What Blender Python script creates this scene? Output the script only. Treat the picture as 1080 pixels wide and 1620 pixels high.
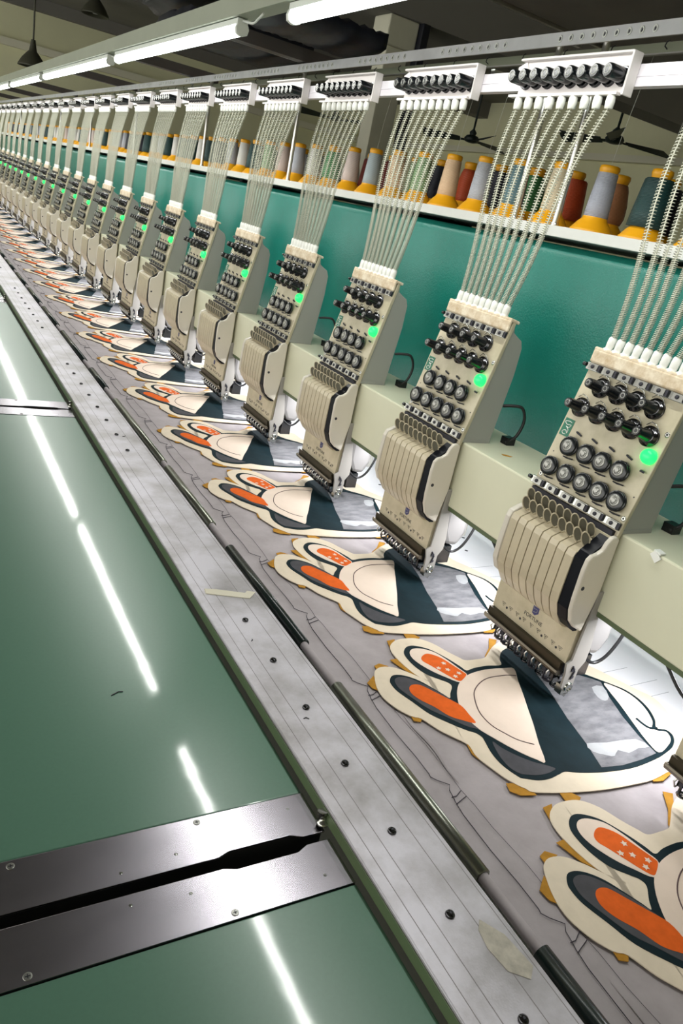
import bpy, bmesh, math, random
from mathutils import Vector, Matrix
random.seed(7)
for o in list(bpy.data.objects): bpy.data.objects.remove(o)
SC = bpy.context.scene
COL = SC.collection
PI = math.pi

# ------------------------------------------------------------------ camera
cam = bpy.data.cameras.new('camera')
camo = bpy.data.objects.new('camera', cam)
COL.objects.link(camo)
CR = ((0.86084387, -0.46784543, 0.20017113), (-0.01473356, -0.41611485, -0.90919270), (0.50865583, 0.77972373, -0.36510295))   # rows: camera right, down, forward in world axes
CZ = 1.5105
camo.matrix_world = Matrix((
    (CR[0][0], -CR[1][0], -CR[2][0], 0.0),
    (CR[0][1], -CR[1][1], -CR[2][1], 0.0),
    (CR[0][2], -CR[1][2], -CR[2][2], CZ),
    (0, 0, 0, 1)))
cam.sensor_fit = 'VERTICAL'
cam.sensor_height = 36.0
cam.lens = 1180.59 / 1620 * 36.0
cam.clip_start = 0.02
cam.clip_end = 100
SC.camera = camo

# ------------------------------------------------------------------ world, lights, exposure
w = bpy.data.worlds.new('world'); SC.world = w; w.use_nodes = True
bg = w.node_tree.nodes['Background']
bg.inputs[0].default_value = (0.98, 0.96, 0.90, 1)
bg.inputs[1].default_value = 2.8
SC.view_settings.view_transform = 'Standard'
SC.view_settings.look = 'None'
SC.view_settings.gamma = 1.0
SC.view_settings.use_curve_mapping = False
SC.view_settings.exposure = 0.0

TUBE_X, TUBE_Z = 0.775, 1.886
TUBES = [(0.30, 1.82), (2.13, 3.50), (3.62, 5.33), (5.45, 6.90), (7.02, 8.5), (8.62, 10.1), (10.2, 11.6)]
TUBE_W_PER_M = 4.1
TUBE_EMIT = 5.0
WORK_LAMP_W = 1.05

def area(name, loc, sx, sy, power, color=(1, 1, 1), rot=(0, 0, 0)):
    l = bpy.data.lights.new(name, 'AREA'); l.shape = 'RECTANGLE'
    l.size = sx; l.size_y = sy; l.energy = power; l.color = color
    o = bpy.data.objects.new(name, l); COL.objects.link(o)
    o.location = loc; o.rotation_euler = rot
    return o
for a, b in TUBES:
    area('tube_light', (TUBE_X, (a + b) / 2, TUBE_Z - 0.017), 0.026, b - a, TUBE_W_PER_M * (b - a), (1.0, 1.0, 0.95))

# ------------------------------------------------------------------ materials
def mat(name, col, rough=0.5, metal=0.0, spec=0.5, coat=0.0, coat_r=0.1, var=0.0, vscale=8.0, bump=0.0, bscale=60.0,
        emit=None, emit_s=0.0, vcol=None, stretch=None, alpha=None, trans=0.0, rvar=0.0):
    m = bpy.data.materials.new(name); m.use_nodes = True
    nt = m.node_tree; b = nt.nodes['Principled BSDF']
    b.inputs['Base Color'].default_value = (*col, 1)
    b.inputs['Roughness'].default_value = rough
    b.inputs['Metallic'].default_value = metal
    b.inputs['Specular IOR Level'].default_value = spec
    b.inputs['Coat Weight'].default_value = coat
    b.inputs['Coat Roughness'].default_value = coat_r
    if trans: b.inputs['Transmission Weight'].default_value = trans
    if emit:
        b.inputs['Emission Color'].default_value = (*emit, 1)
        b.inputs['Emission Strength'].default_value = emit_s
    if var or bump or rvar:
        tc = nt.nodes.new('ShaderNodeTexCoord')
        mp = nt.nodes.new('ShaderNodeMapping')
        nt.links.new(tc.outputs['Object'], mp.inputs[0])
        if stretch: mp.inputs['Scale'].default_value = stretch
    if var or rvar:
        n = nt.nodes.new('ShaderNodeTexNoise'); n.inputs['Scale'].default_value = vscale
        n.inputs['Detail'].default_value = 8; n.inputs['Roughness'].default_value = 0.62
        nt.links.new(mp.outputs[0], n.inputs[0])
        r = nt.nodes.new('ShaderNodeValToRGB')
        c2 = vcol if vcol else tuple(c * (1 - var) for c in col)
        r.color_ramp.elements[0].position = 0.32; r.color_ramp.elements[0].color = (*c2, 1)
        r.color_ramp.elements[1].position = 0.62; r.color_ramp.elements[1].color = (*col, 1)
        nt.links.new(n.outputs[0], r.inputs[0])
        if var: nt.links.new(r.outputs[0], b.inputs['Base Color'])
        if rvar:
            mr = nt.nodes.new('ShaderNodeMapRange')
            mr.inputs[1].default_value = 0.3; mr.inputs[2].default_value = 0.7
            mr.inputs[3].default_value = max(0.02, rough - rvar); mr.inputs[4].default_value = rough + rvar
            nt.links.new(n.outputs[0], mr.inputs[0]); nt.links.new(mr.outputs[0], b.inputs['Roughness'])
    if bump:
        n2 = nt.nodes.new('ShaderNodeTexNoise'); n2.inputs['Scale'].default_value = bscale
        n2.inputs['Detail'].default_value = 4
        nt.links.new(mp.outputs[0], n2.inputs[0])
        bp_ = nt.nodes.new('ShaderNodeBump'); bp_.inputs['Strength'].default_value = bump
        bp_.inputs['Distance'].default_value = 0.002
        nt.links.new(n2.outputs[0], bp_.inputs['Height']); nt.links.new(bp_.outputs[0], b.inputs['Normal'])
    return m

M = {}
M['table'] = mat('green_table_laminate', (0.105, 0.235, 0.165), 0.29, coat=0.5, coat_r=0.06, spec=0.5, var=0.05, vscale=200)
_nt = M['table'].node_tree; _tc = _nt.nodes.new('ShaderNodeTexCoord'); _n = _nt.nodes.new('ShaderNodeTexNoise'); _n.inputs['Scale'].default_value = 22
_b = _nt.nodes.new('ShaderNodeBump'); _b.inputs['Strength'].default_value = 0.035; _b.inputs['Distance'].default_value = 0.002
_nt.links.new(_tc.outputs['Object'], _n.inputs[0]); _nt.links.new(_n.outputs[0], _b.inputs['Height']); _nt.links.new(_b.outputs[0], _nt.nodes['Principled BSDF'].inputs['Coat Normal'])
M['plate'] = mat('brushed_steel_plate', (0.36, 0.34, 0.38), 0.23, metal=1.0, var=0.18, vscale=3, rvar=0.025, stretch=(1, 3, 1))
M['alu'] = mat('worn_aluminium', (0.62, 0.60, 0.66), 0.42, metal=0.5, var=0.35, vscale=10, vcol=(0.36, 0.34, 0.35), rvar=0.08, bump=0.08, bscale=400)
M['groove'] = mat('groove_dark_grey', (0.24, 0.22, 0.22), 0.6)  # plain dark grey of the thin groove lines along the rail
M['railside'] = mat('olive_painted_edge', (0.10, 0.14, 0.07), 0.35)
M['dark'] = mat('black_void', (0.004, 0.004, 0.004), 0.8)
M['black'] = mat('black_plastic', (0.006, 0.008, 0.010), 0.22, spec=0.6)
M['rubber'] = mat('black_rubber_sleeve', (0.004, 0.012, 0.011), 0.25)
M['chrome'] = mat('dark_chrome', (0.42, 0.43, 0.40), 0.16, metal=1.0)
M['dkchrome'] = mat('smoked_chrome', (0.085, 0.085, 0.09), 0.16, metal=1.0)
M['dimsteel'] = mat('dull_steel', (0.30, 0.30, 0.28), 0.35, metal=1.0)
M['bar'] = mat('brown_steel_bar', (0.16, 0.14, 0.11), 0.3, metal=1.0)
M['mech'] = mat('dark_brown_mechanism', (0.05, 0.042, 0.025), 0.4, metal=0.6)
M['leverfill'] = mat('olive_lever', (0.13, 0.122, 0.09), 0.4)
M['tray'] = mat('brown_grey_tray', (0.20, 0.17, 0.16), 0.35, var=0.3, vscale=4)
M['bracket'] = mat('grey_cream_bracket', (0.27, 0.26, 0.24), 0.4)
M['insert'] = mat('matt_black_insert', (0.004, 0.005, 0.008), 0.35, spec=0.15)
M['guard'] = mat('frosted_guard', (0.20, 0.195, 0.19), 0.5)
M['steel'] = mat('steel', (0.60, 0.60, 0.58), 0.28, metal=1.0)
M['olchrome'] = mat('olive_chrome_tube', (0.26, 0.27, 0.23), 0.30, metal=1.0)
M['cream'] = mat('cream_enamel', (0.60, 0.56, 0.44), 0.38, var=0.12, vscale=14, coat=0.1)
M['creamface'] = mat('grimy_cream_face', (0.60, 0.54, 0.40), 0.42, var=0.30, vscale=16, vcol=(0.43, 0.39, 0.26))
M['fin'] = mat('warm_cream_plastic', (0.55, 0.48, 0.34), 0.33, var=0.12, vscale=20, coat=0.15)
M['side'] = mat('pale_cream_cover', (0.64, 0.60, 0.52), 0.35, coat=0.15)
M['beam'] = mat('pale_green_cream_beam', (0.66, 0.66, 0.50), 0.42, var=0.06, vscale=4)
M['housing'] = mat('warm_grey_housing', (0.34, 0.34, 0.31), 0.5)
M['felt'] = mat('cream_felt', (0.74, 0.66, 0.52), 0.95, var=0.35, vscale=60, vcol=(0.50, 0.38, 0.24))
M['white'] = mat('white_plastic', (0.85, 0.86, 0.82), 0.35)
M['teal'] = mat('teal_hammered_panel', (0.006, 0.235, 0.185), 0.30, var=0.15, vscale=5, bump=0.55, bscale=260, coat=0.2, coat_r=0.2)
M['whitebar'] = mat('white_aluminium_bar', (0.85, 0.82, 0.88), 0.35, metal=0.2)
M['rackwhite'] = mat('rack_white_plastic', (0.80, 0.76, 0.75), 0.45)
M['rail'] = mat('grey_aluminium_rail', (0.66, 0.66, 0.68), 0.4, metal=0.3, var=0.15, vscale=12)
M['oliverail'] = mat('olive_grey_rail', (0.30, 0.33, 0.24), 0.5)
M['led'] = mat('green_led', (0.02, 0.7, 0.12), 0.3, emit=(0.01, 1.0, 0.10), emit_s=2.2)
M['tube'] = mat('tube_diffuser', (0.9, 0.95, 0.9), 0.5, emit=(0.93, 1.0, 0.95), emit_s=TUBE_EMIT)
M['tubecap'] = mat('tube_cap', (0.75, 0.78, 0.74), 0.4)
M['worklamp'] = mat('work_lamp_strip', (0.9, 0.9, 0.95), 0.5, emit=(0.95, 0.97, 1.0), emit_s=1.5)
M['lightbeam'] = mat('olive_grey_beam', (0.34, 0.37, 0.29), 0.5, var=0.12, vscale=3)
M['navy'] = mat('navy_black_wrap', (0.008, 0.010, 0.020), 0.45, bump=0.8, bscale=14, var=0.4, vscale=9)
M['arm'] = mat('brown_grey_arm', (0.10, 0.085, 0.08), 0.5)
M['ceiling'] = mat('dark_ceiling', (0.22, 0.21, 0.19), 0.9, var=0.15, vscale=0.7)
M['wall'] = mat('olive_cream_wall', (0.80, 0.79, 0.53), 0.85, var=0.12, vscale=0.6)
M['wallledge'] = mat('cream_ledge', (0.78, 0.76, 0.60), 0.8)
M['pillar'] = mat('pillar_grey_cream', (0.58, 0.57, 0.45), 0.7, var=0.1, vscale=5)
M['floor'] = mat('grey_floor', (0.30, 0.31, 0.28), 0.6)
M['fan'] = mat('dark_green_fan', (0.012, 0.022, 0.020), 0.5)
M['fanlt'] = mat('grey_green_blade', (0.05, 0.075, 0.065), 0.4)
M['lampshade'] = mat('dark_olive_shade', (0.06, 0.06, 0.04), 0.5)
M['shelf'] = mat('white_shelf', (0.72, 0.73, 0.70), 0.45, var=0.1, vscale=5)
M['yellow'] = mat('yellow_plastic', (0.85, 0.40, 0.008), 0.35)
M['spring'] = mat('pale_tube_coil', (0.56, 0.56, 0.46), 0.35, spec=0.6)
M['springcore'] = mat('thread_in_tube', (0.62, 0.62, 0.52), 0.7)
M['cloth'] = mat('lilac_grey_cloth', (0.46, 0.42, 0.44), 0.85, var=0.22, vscale=11, vcol=(0.37, 0.335, 0.345), bump=0.5, bscale=34, spec=0.12)
M['clothwhite'] = mat('white_backing', (0.80, 0.79, 0.82), 0.8, var=0.05, vscale=9, bump=0.3, bscale=25)
M['stitch'] = mat('dark_stitch', (0.03, 0.025, 0.04), 0.8)
M['fbase'] = mat('cream_felt_cloth', (0.78, 0.68, 0.54), 0.85, var=0.08, vscale=30, bump=0.4, bscale=50, spec=0.12)
M['fhead'] = mat('peach_felt_cloth', (0.80, 0.67, 0.57), 0.85, var=0.05, vscale=30, bump=0.4, bscale=40, spec=0.12)
M['fdark'] = mat('blue_black_felt', (0.007, 0.020, 0.026), 0.75, var=0.3, vscale=30, bump=0.5, bscale=40, spec=0.12)
M['fgrey'] = mat('charcoal_felt', (0.085, 0.085, 0.095), 0.85, var=0.2, vscale=40, spec=0.12)
M['fmid'] = mat('grey_stabiliser', (0.20, 0.20, 0.21), 0.7, var=0.35, vscale=26, vcol=(0.11, 0.11, 0.12), bump=1.0, bscale=45, stretch=(1, 2.2, 1), spec=0.12)
M['flight'] = mat('light_grey_patch', (0.36, 0.37, 0.38), 0.8, var=0.15, vscale=50)
M['forange'] = mat('orange_felt', (0.78, 0.135, 0.018), 0.85, var=0.18, vscale=50, spec=0.12)
M['fochre'] = mat('ochre_underlay', (0.52, 0.26, 0.04), 0.9, var=0.3, vscale=50, spec=0.12)
M['fline'] = mat('brown_stitch_line', (0.10, 0.06, 0.06), 0.8)
M['badge'] = mat('green_badge', (0.008, 0.16, 0.09), 0.4)
M['ink'] = mat('black_ink', (0.02, 0.02, 0.03), 0.6)
M['purple'] = mat('purple_emblem', (0.05, 0.05, 0.16), 0.5)
M['paper'] = mat('cream_paper_scrap', (0.72, 0.68, 0.56), 0.9)
M['stain'] = mat('yellowed_tape', (0.56, 0.52, 0.44), 0.6, var=0.35, vscale=60)
M['cable'] = mat('black_cable', (0.008, 0.008, 0.009), 0.4)

# ------------------------------------------------------------------ mesh helpers
class MB:
    def __init__(s): s.v = []; s.f = []; s.sm = []
    def add(s, vs, fs, smooth=False):
        k = len(s.v); s.v += [tuple(p) for p in vs]
        for f in fs: s.f.append(tuple(i + k for i in f)); s.sm.append(smooth)
        return s
    def box(s, x0, x1, y0, y1, z0, z1):
        vs = [(x, y, z) for x in (x0, x1) for y in (y0, y1) for z in (z0, z1)]
        return s.add(vs, [(0, 1, 3, 2), (4, 6, 7, 5), (0, 4, 5, 1), (2, 3, 7, 6), (0, 2, 6, 4), (1, 5, 7, 3)])
    def obox(s, c, ax, ay, az, hx, hy, hz):
        c, ax, ay, az = Vector(c), Vector(ax), Vector(ay), Vector(az)
        vs = [c + ax * (i * hx) + ay * (j * hy) + az * (k * hz) for i in (-1, 1) for j in (-1, 1) for k in (-1, 1)]
        return s.add(vs, [(0, 1, 3, 2), (4, 6, 7, 5), (0, 4, 5, 1), (2, 3, 7, 6), (0, 2, 6, 4), (1, 5, 7, 3)])
    def prism(s, pts, ex, smooth=False):
        """pts: 3D polygon; ex: extrusion vector"""
        n = len(pts); ex = Vector(ex)
        a = [Vector(p) for p in pts]
        vs = a + [p + ex for p in a]
        fs = [tuple(range(n)), tuple(range(2 * n - 1, n - 1, -1))] + [(i, i + n, (i + 1) % n + n, (i + 1) % n) for i in range(n)]
        return s.add(vs, fs, smooth)
    def lathe(s, o, ax, prof, n=20, caps=True, smooth=True):
        """prof: list of (dist along axis, radius)"""
        o = Vector(o); ax = Vector(ax).normalized()
        u = ax.orthogonal().normalized(); v = ax.cross(u)
        vs = []; fs = []
        for d, r in prof:
            for i in range(n):
                t = 2 * PI * i / n
                vs.append(o + ax * d + u * (r * math.cos(t)) + v * (r * math.sin(t)))
        for k in range(len(prof) - 1):
            for i in range(n):
                j = (i + 1) % n
                fs.append((k * n + i, k * n + j, (k + 1) * n + j, (k + 1) * n + i))
        s.add(vs, fs, smooth)
        if caps:
            m = len(prof) - 1
            s.add(vs[:n], [tuple(range(n - 1, -1, -1))]); s.add(vs[m * n:], [tuple(range(n))])
        return s
    def tube(s, pts, r, n=8, caps=True, closed=False):
        P = [Vector(p) for p in pts]; m = len(P)
        vs = []; fs = []; up = None
        for i, p in enumerate(P):
            if closed: t = P[(i + 1) % m] - P[i - 1]
            else: t = P[min(i + 1, m - 1)] - P[max(i - 1, 0)]
            t.normalize()
            if up is None: up = t.orthogonal().normalized()
            else:
                up = up - t * up.dot(t)
                up = up.normalized() if up.length > 1e-6 else t.orthogonal().normalized()
            b = t.cross(up); rr = r[i] if isinstance(r, (list, tuple)) else r
            for k in range(n):
                a = 2 * PI * k / n
                vs.append(p + up * (rr * math.cos(a)) + b * (rr * math.sin(a)))
        for i in range(m if closed else m - 1):
            for k in range(n):
                l = (k + 1) % n; j = (i + 1) % m
                fs.append((i * n + k, i * n + l, j * n + l, j * n + k))
        s.add(vs, fs, True)
        if caps and not closed:
            s.add(vs[:n], [tuple(range(n - 1, -1, -1))]); s.add(vs[-n:], [tuple(range(n))])
        return s
    def mesh(s, name, off=(0, 0, 0), bevel=0.0):
        me = bpy.data.meshes.new(name)
        me.from_pydata([(a - off[0], b - off[1], c - off[2]) for a, b, c in s.v], [], s.f)
        me.polygons.foreach_set('use_smooth', s.sm)
        bm = bmesh.new(); bm.from_mesh(me)
        bmesh.ops.recalc_face_normals(bm, faces=bm.faces)
        bm.to_mesh(me); bm.free(); me.update()
        return me
    def build(s, name, m, parent=None, off=None, bevel=0.0):
        if off is None: off = tuple(parent['_o']) if parent is not None and '_o' in parent else (0, 0, 0)
        me = s.mesh(name, off)
        me.materials.append(M[m] if isinstance(m, str) else m)
        o = bpy.data.objects.new(name, me); COL.objects.link(o)
        if parent is not None:
            o.parent = parent
            o['_o'] = off
        if bevel:
            b = o.modifiers.new('bevel', 'BEVEL'); b.width = bevel; b.segments = 2; b.limit_method = 'ANGLE'; b.angle_limit = 0.6
        return o

def tag(o, label=None, cat=None, group=None, kind=None):
    if label: o['label'] = label
    if cat: o['category'] = cat
    if group: o['group'] = group
    if kind: o['kind'] = kind
    return o
def empty(name, loc):
    o = bpy.data.objects.new(name, None); COL.objects.link(o); o.location = loc
    o.empty_display_size = 0.05; o['_o'] = tuple(loc)
    return o
def top(mb, name, m, label, cat, group=None, origin=None, bevel=0.0):
    """a thing that is a single mesh, its origin at its base centre"""
    if origin is None:
        xs = [p[0] for p in mb.v]; ys = [p[1] for p in mb.v]; zs = [p[2] for p in mb.v]
        origin = ((min(xs) + max(xs)) / 2, (min(ys) + max(ys)) / 2, min(zs))
    o = mb.build(name, m, None, origin, bevel); o.location = origin; o['_o'] = tuple(origin)
    return tag(o, label, cat, group)
def struct(mb, name, m, bevel=0.0):
    o = mb.build(name, m, None, (0, 0, 0), bevel); o['kind'] = 'structure'; return o
def kids(o): return [c for c in ALL if c.parent == o]
def dup(o, dy, label=None, CH=None):
    """copy a thing with its parts and sub-parts; dy = shift along the row"""
    if CH is None:
        CH = {}
        for c in COL.objects:
            if c.parent is not None: CH.setdefault(c.parent.name, []).append(c)
    def rec(a, par):
        c = a.copy(); COL.objects.link(c)
        if par is not None: c.parent = par
        for k in CH.get(a.name, []): rec(k, c)
        return c
    r = rec(o, None); r.location.y += dy
    if label: r['label'] = label
    return r
def family(proto, shifts, labels):
    CH = {}
    for c in COL.objects:
        if c.parent is not None: CH.setdefault(c.parent.name, []).append(c)
    for dy, lab in zip(shifts, labels): dup(proto, dy, lab, CH)
ORD = ['first', 'second', 'third', 'fourth', 'fifth', 'sixth', 'seventh', 'eighth', 'ninth', 'tenth', 'eleventh', 'twelfth',
       'thirteenth', 'fourteenth', 'fifteenth', 'sixteenth', 'seventeenth', 'eighteenth', 'nineteenth', 'twentieth',
       'twenty-first', 'twenty-second', 'twenty-third', 'twenty-fourth', 'twenty-fifth', 'twenty-sixth']
TENS = {2: 'twenty', 3: 'thirty', 4: 'forty', 5: 'fifty', 6: 'sixty', 7: 'seventy', 8: 'eighty', 9: 'ninety'}
def ordinal(n):
    if n <= 20: return ORD[n - 1]
    if n % 10 == 0: return TENS[n // 10][:-1] + 'ieth'
    return TENS[n // 10] + '-' + ORD[n % 10 - 1]
def smooth_loop(pts, k=4):
    n = len(pts); out = []
    for i in range(n):
        p0, p1, p2, p3 = (Vector(pts[(i + j - 1) % n]) for j in range(4))
        for q in range(k):
            t = q / k
            out.append(0.5 * ((2 * p1) + (p2 - p0) * t + (2 * p0 - 5 * p1 + 4 * p2 - p3) * t * t + (3 * p1 - p0 - 3 * p2 + p3) * t ** 3))
    return out
def smooth_path(pts, k=6):
    P = [pts[0]] + list(pts) + [pts[-1]]; out = []
    for i in range(len(pts) - 1):
        p0, p1, p2, p3 = (Vector(P[i + j]) for j in range(4))
        for q in range(k):
            t = q / k
            out.append(0.5 * ((2 * p1) + (p2 - p0) * t + (2 * p0 - 5 * p1 + 4 * p2 - p3) * t * t + (3 * p1 - p0 - 3 * p2 + p3) * t ** 3))
    out.append(Vector(pts[-1])); return out

# ------------------------------------------------------------------ the hall (setting)
CEIL = 3.52
struct(MB().box(-6, 8.2, -5, 14.5, -0.12, 0.0), 'floor', 'floor')
struct(MB().box(-6, 8.2, -5, 14.5, CEIL, CEIL + 0.2), 'ceiling', 'ceiling')
struct(MB().box(8.0, 8.2, -5, 14.5, 0, CEIL), 'wall_right', 'wall')
struct(MB().box(-6, 8.0, -5.2, -5.0, 0, CEIL), 'wall_near', 'wall')
struct(MB().box(-6, 8.0, 14.2, 14.5, 0, CEIL), 'wall_far', 'wall')
struct(MB().box(-6, 7.94, 14.08, 14.2, 2.80, 2.90), 'trim_1', 'wallledge')
struct(MB().box(7.9, 8.0, -5, 14.08, 2.80, 2.88), 'trim_2', 'wallledge')
struct(MB().box(-6, 8.0, 5.12, 5.42, 2.80, CEIL), 'trim_3', 'ceiling')
struct(MB().box(-6, 8.0, 10.6, 10.85, 3.30, CEIL), 'trim_4', 'ceiling')
struct(MB().box(-6, 7.9, 14.05, 14.2, 3.36, CEIL), 'trim_5', 'ceiling')
# roof pillar behind the machine, with its square head
pm = MB().box(2.92, 3.10, 5.18, 5.34, 0, 2.62)
po = struct(pm, 'trim_6', 'pillar', 0.006)
struct(MB().box(2.89, 3.13, 5.15, 5.37, 2.62, 2.80), 'trim_7', 'pillar', 0.01)
struct(MB().box(3.13, 3.19, 5.10, 5.18, 1.2, 2.80), 'trim_8', 'navy', 0.006)
# ------------------------------------------------------------------ green work table
def table_section(y0, y1, label):
    t = empty('table_section', (-0.3, (y0 + y1) / 2, 0.0))
    MB().box(-1.15, 0.4235, y0, y1, 0.820, 0.845).build('table_top', 'table', t, bevel=0.0015)
    MB().box(-1.15, 0.4225, y0 + .002, y1 - .002, 0.805, 0.8195).build('under_frame', 'railside', t)
    for x in (-1.0, 0.2):
        for y in (y0 + .15, y1 - .15) if y1 - y0 > .5 else ((y0 + y1) / 2,):
            MB().box(x - .025, x + .025, y - .025, y + .025, 0, 0.805).build('leg', 'railside', t)
    tag(t, label, 'table', 'green table sections along the front')
SL = [0.531 + 1.608 * k for k in range(-1, 8)]
tl = ['green glossy table section nearest the camera, below the wide steel joint plates',
      'large green glossy table section between the nearest two steel joints'] + \
     ['green glossy table section, %s one along from the camera' % ORD[k] for k in range(2, 9)]
for k in range(len(SL) - 1):
    table_section(SL[k] + .0705, SL[k + 1] - .0705, tl[k])
def slot_plate(yc, sgn, label, grp):
    t = empty('joint_plate', (-0.3, yc + sgn * .04, 0.845))
    g, wd, g2 = .0076, .0125, .0060
    pts = [(-1.15, g), (0.292, g), (0.306, wd), (0.380, wd), (0.394, g2), (0.4235, g2), (0.4235, .069), (-1.15, .069)]
    P = [(x, yc + sgn * d, 0.8435) for x, d in pts]
    MB().prism(P, (0, 0, 0.0025)).build('plate', 'plate', t, bevel=0.0004)
    MB().box(-1.15, 0.4235, min(yc + sgn * .012, yc + sgn * .069), max(yc + sgn * .012, yc + sgn * .069), .80, .8434).build('support_strip', 'dark', t)
    for x in (0.285, 0.09, -0.2, -0.6):
        s = MB().lathe((x, yc + sgn * .0615, .8458), (0, 0, 1), [(0, .0042), (.0007, .0040), (.0008, .0034)], 18).build('screw', 'dimsteel', t)
        MB().box(x - .0022, x + .0022, yc + sgn * .0615 - .0004, yc + sgn * .0615 + .0004, .8466, .8469) \
            .box(x - .0004, x + .0004, yc + sgn * .0615 - .0022, yc + sgn * .0615 + .0022, .8466, .8469).build('screw_slot', 'ink', s)
    for x, d in ((0.395, .05), (0.19, .020), (0.25, .026)):
        MB().lathe((x, yc + sgn * d, .8459), (0, 0, 1), [(0, .0022), (.0005, .0012)], 10).build('dent_rivet', 'chrome', t)
    tag(t, label, 'metal plate', grp)
for k in range(1, len(SL) - 1):
    o_ = ['nearest', 'second nearest'][k - 1] if k < 3 else ORD[k - 1]
    for sg, nm in ((-1, 'near'), (1, 'far')):
        slot_plate(SL[k], sg, 'brushed steel plate on the %s side of the %s table joint slot' % (nm, o_), 'steel plates of the table joints')
    # small roller at the slot end
    top(MB().lathe((0.4245, SL[k] + .014, .848), (0, 0.3, 1), [(0, .0075), (.004, .008), (.005, .005), (.012, .005), (.013, .007), (.017, .007)], 16),
        'stop_screw', 'chrome', 'small dark metal stop screw at the end of the %s table joint slot' % o_, 'screw', 'stop screws at the joint slots')

# ------------------------------------------------------------------ aluminium frame rail
rl = empty('frame_rail', (0.49, 5.5, 0.85))
Y0, Y1 = -0.6, 11.6
MB().box(0.4285, 0.5405, Y0, Y1, 0.852, 0.870).build('rail_bar', 'alu', rl, bevel=0.0012)
MB().box(0.4270, 0.4284, Y0, Y1, 0.8515, 0.866).build('side_strip', 'railside', rl)
g = MB()
for x in (0.4435, 0.4640, 0.5065, 0.5345): g.box(x - .00035, x + .00035, Y0, Y1, 0.8699, 0.8702)
g.build('groove_lines', 'groove', rl)
MB().box(0.436, 0.452, 0.34, 0.365, 0.8700, 0.8703)
ys = [0.3773 + 0.1155 * k for k in range(-4, 6)] + [1.7461 + 0.1165 * k for k in range(8)] + [3.10 + 0.12 * k for k in range(8)] + [4.55 + 0.12 * k for k in range(8)] + [6.0 + .12 * k for k in range(8)]
for y in ys:
    s = MB().lathe((0.4845, y, 0.8701), (0, 0, 1), [(0, .0050), (.0012, .0054), (.0030, .0044), (.0038, .0026)], 16).build('dome_screw', 'dkchrome', rl)
    MB().lathe((0.4845, y, 0.8740), (0, 0, 1), [(0, .0016), (.0001, .0016)], 6).build('hex_socket', 'ink', s)
tag(rl, 'long worn aluminium frame rail with dome screws beside the green table', 'metal rail')
top(MB().prism([(x, y, .8703) for x, y in [(.4500, 1.062), (.4475, 1.046), (.5175, 1.0195), (.5365, 1.0385), (.522, 1.0445), (.516, 1.038), (.470, 1.057)]], (0.001, 0, .0012)),
    'paper_scrap', 'paper', 'torn cream paper scrap lying across the aluminium rail', 'scrap')
top(MB().prism([(x, y, .8703) for x, y in [(.512, .362), (.527, .338), (.532, .300), (.520, .290), (.503, .305), (.499, .332), (.503, .352)]], (0, 0, .0004)),
    'tape_remnant', 'stain', 'yellowed crumpled tape remnant stuck on the near end of the rail', 'tape')
for (x, y, a, l, lab) in ((.4708, .895, .5, .006, 'beside the dome screws near the paper scrap'), (.478, .70, 2.3, .008, 'between two near dome screws'), (.497, 1.85, .2, .012, 'on the far part of the rail')):
    top(MB().tube([(x, y, .8706), (x + l * .6 * math.cos(a), y + l * .6 * math.sin(a), .8709), (x + l * math.cos(a + .5), y + l * math.sin(a + .5), .8706)], .0006, 6),
        'thread_snip', 'ink', 'tiny dark thread snip on the aluminium rail %s' % lab, 'thread scrap')
top(MB().tube([(.245, .84, .8455), (.256, .846, .8458), (.262, .845, .8455)], .0008, 6), 'thread_snip', 'ink', 'tiny dark thread snip on the large green table section', 'thread scrap')

# ------------------------------------------------------------------ machine bed under the cloth
bed = MB().box(0.5425, 1.60, Y0, Y1, 0.79, 0.842)
top(bed, 'machine_bed', 'housing', 'long flat machine bed carrying the grey cloth beneath the heads', 'machine bed')
# clamp rod with sleeves holding the cloth edge
cr = empty('clamp_rod', (0.562, 5.5, 0.842))
MB().tube([(0.5625, Y0, .857), (0.5625, Y1, .857)], .0068, 14).build('rod', 'cloth', cr)
segs = [(-.40, -.06, 'rubber'), (-.02, .316, 'rubber'), (.413, .773, 'olchrome'), (.887, 1.231, 'rubber'), (1.339, 1.66, 'olchrome'), (1.70, 2.21, 'olchrome'),
        (2.338, 2.56, 'rubber'), (2.677, 3.115, 'rubber')] + [(3.23 + .46 * k, 3.23 + .46 * k + .36, 'rubber') for k in range(18)]
for a, b, m_ in segs:
    s = MB().lathe((0.5625, a, .857), (0, 1, 0), [(0, .0078), (.0005, .0102), (b - a - .0005, .0102), (b - a, .0078)], 22).build('clamp_sleeve', m_, cr)
    if m_ == 'olchrome': s['label'] = 'shiny olive chrome clamp sleeve'
tag(cr, 'round clamp rod with dark sleeves gripping the cloth edge beside the rail', 'clamp rod')

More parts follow.
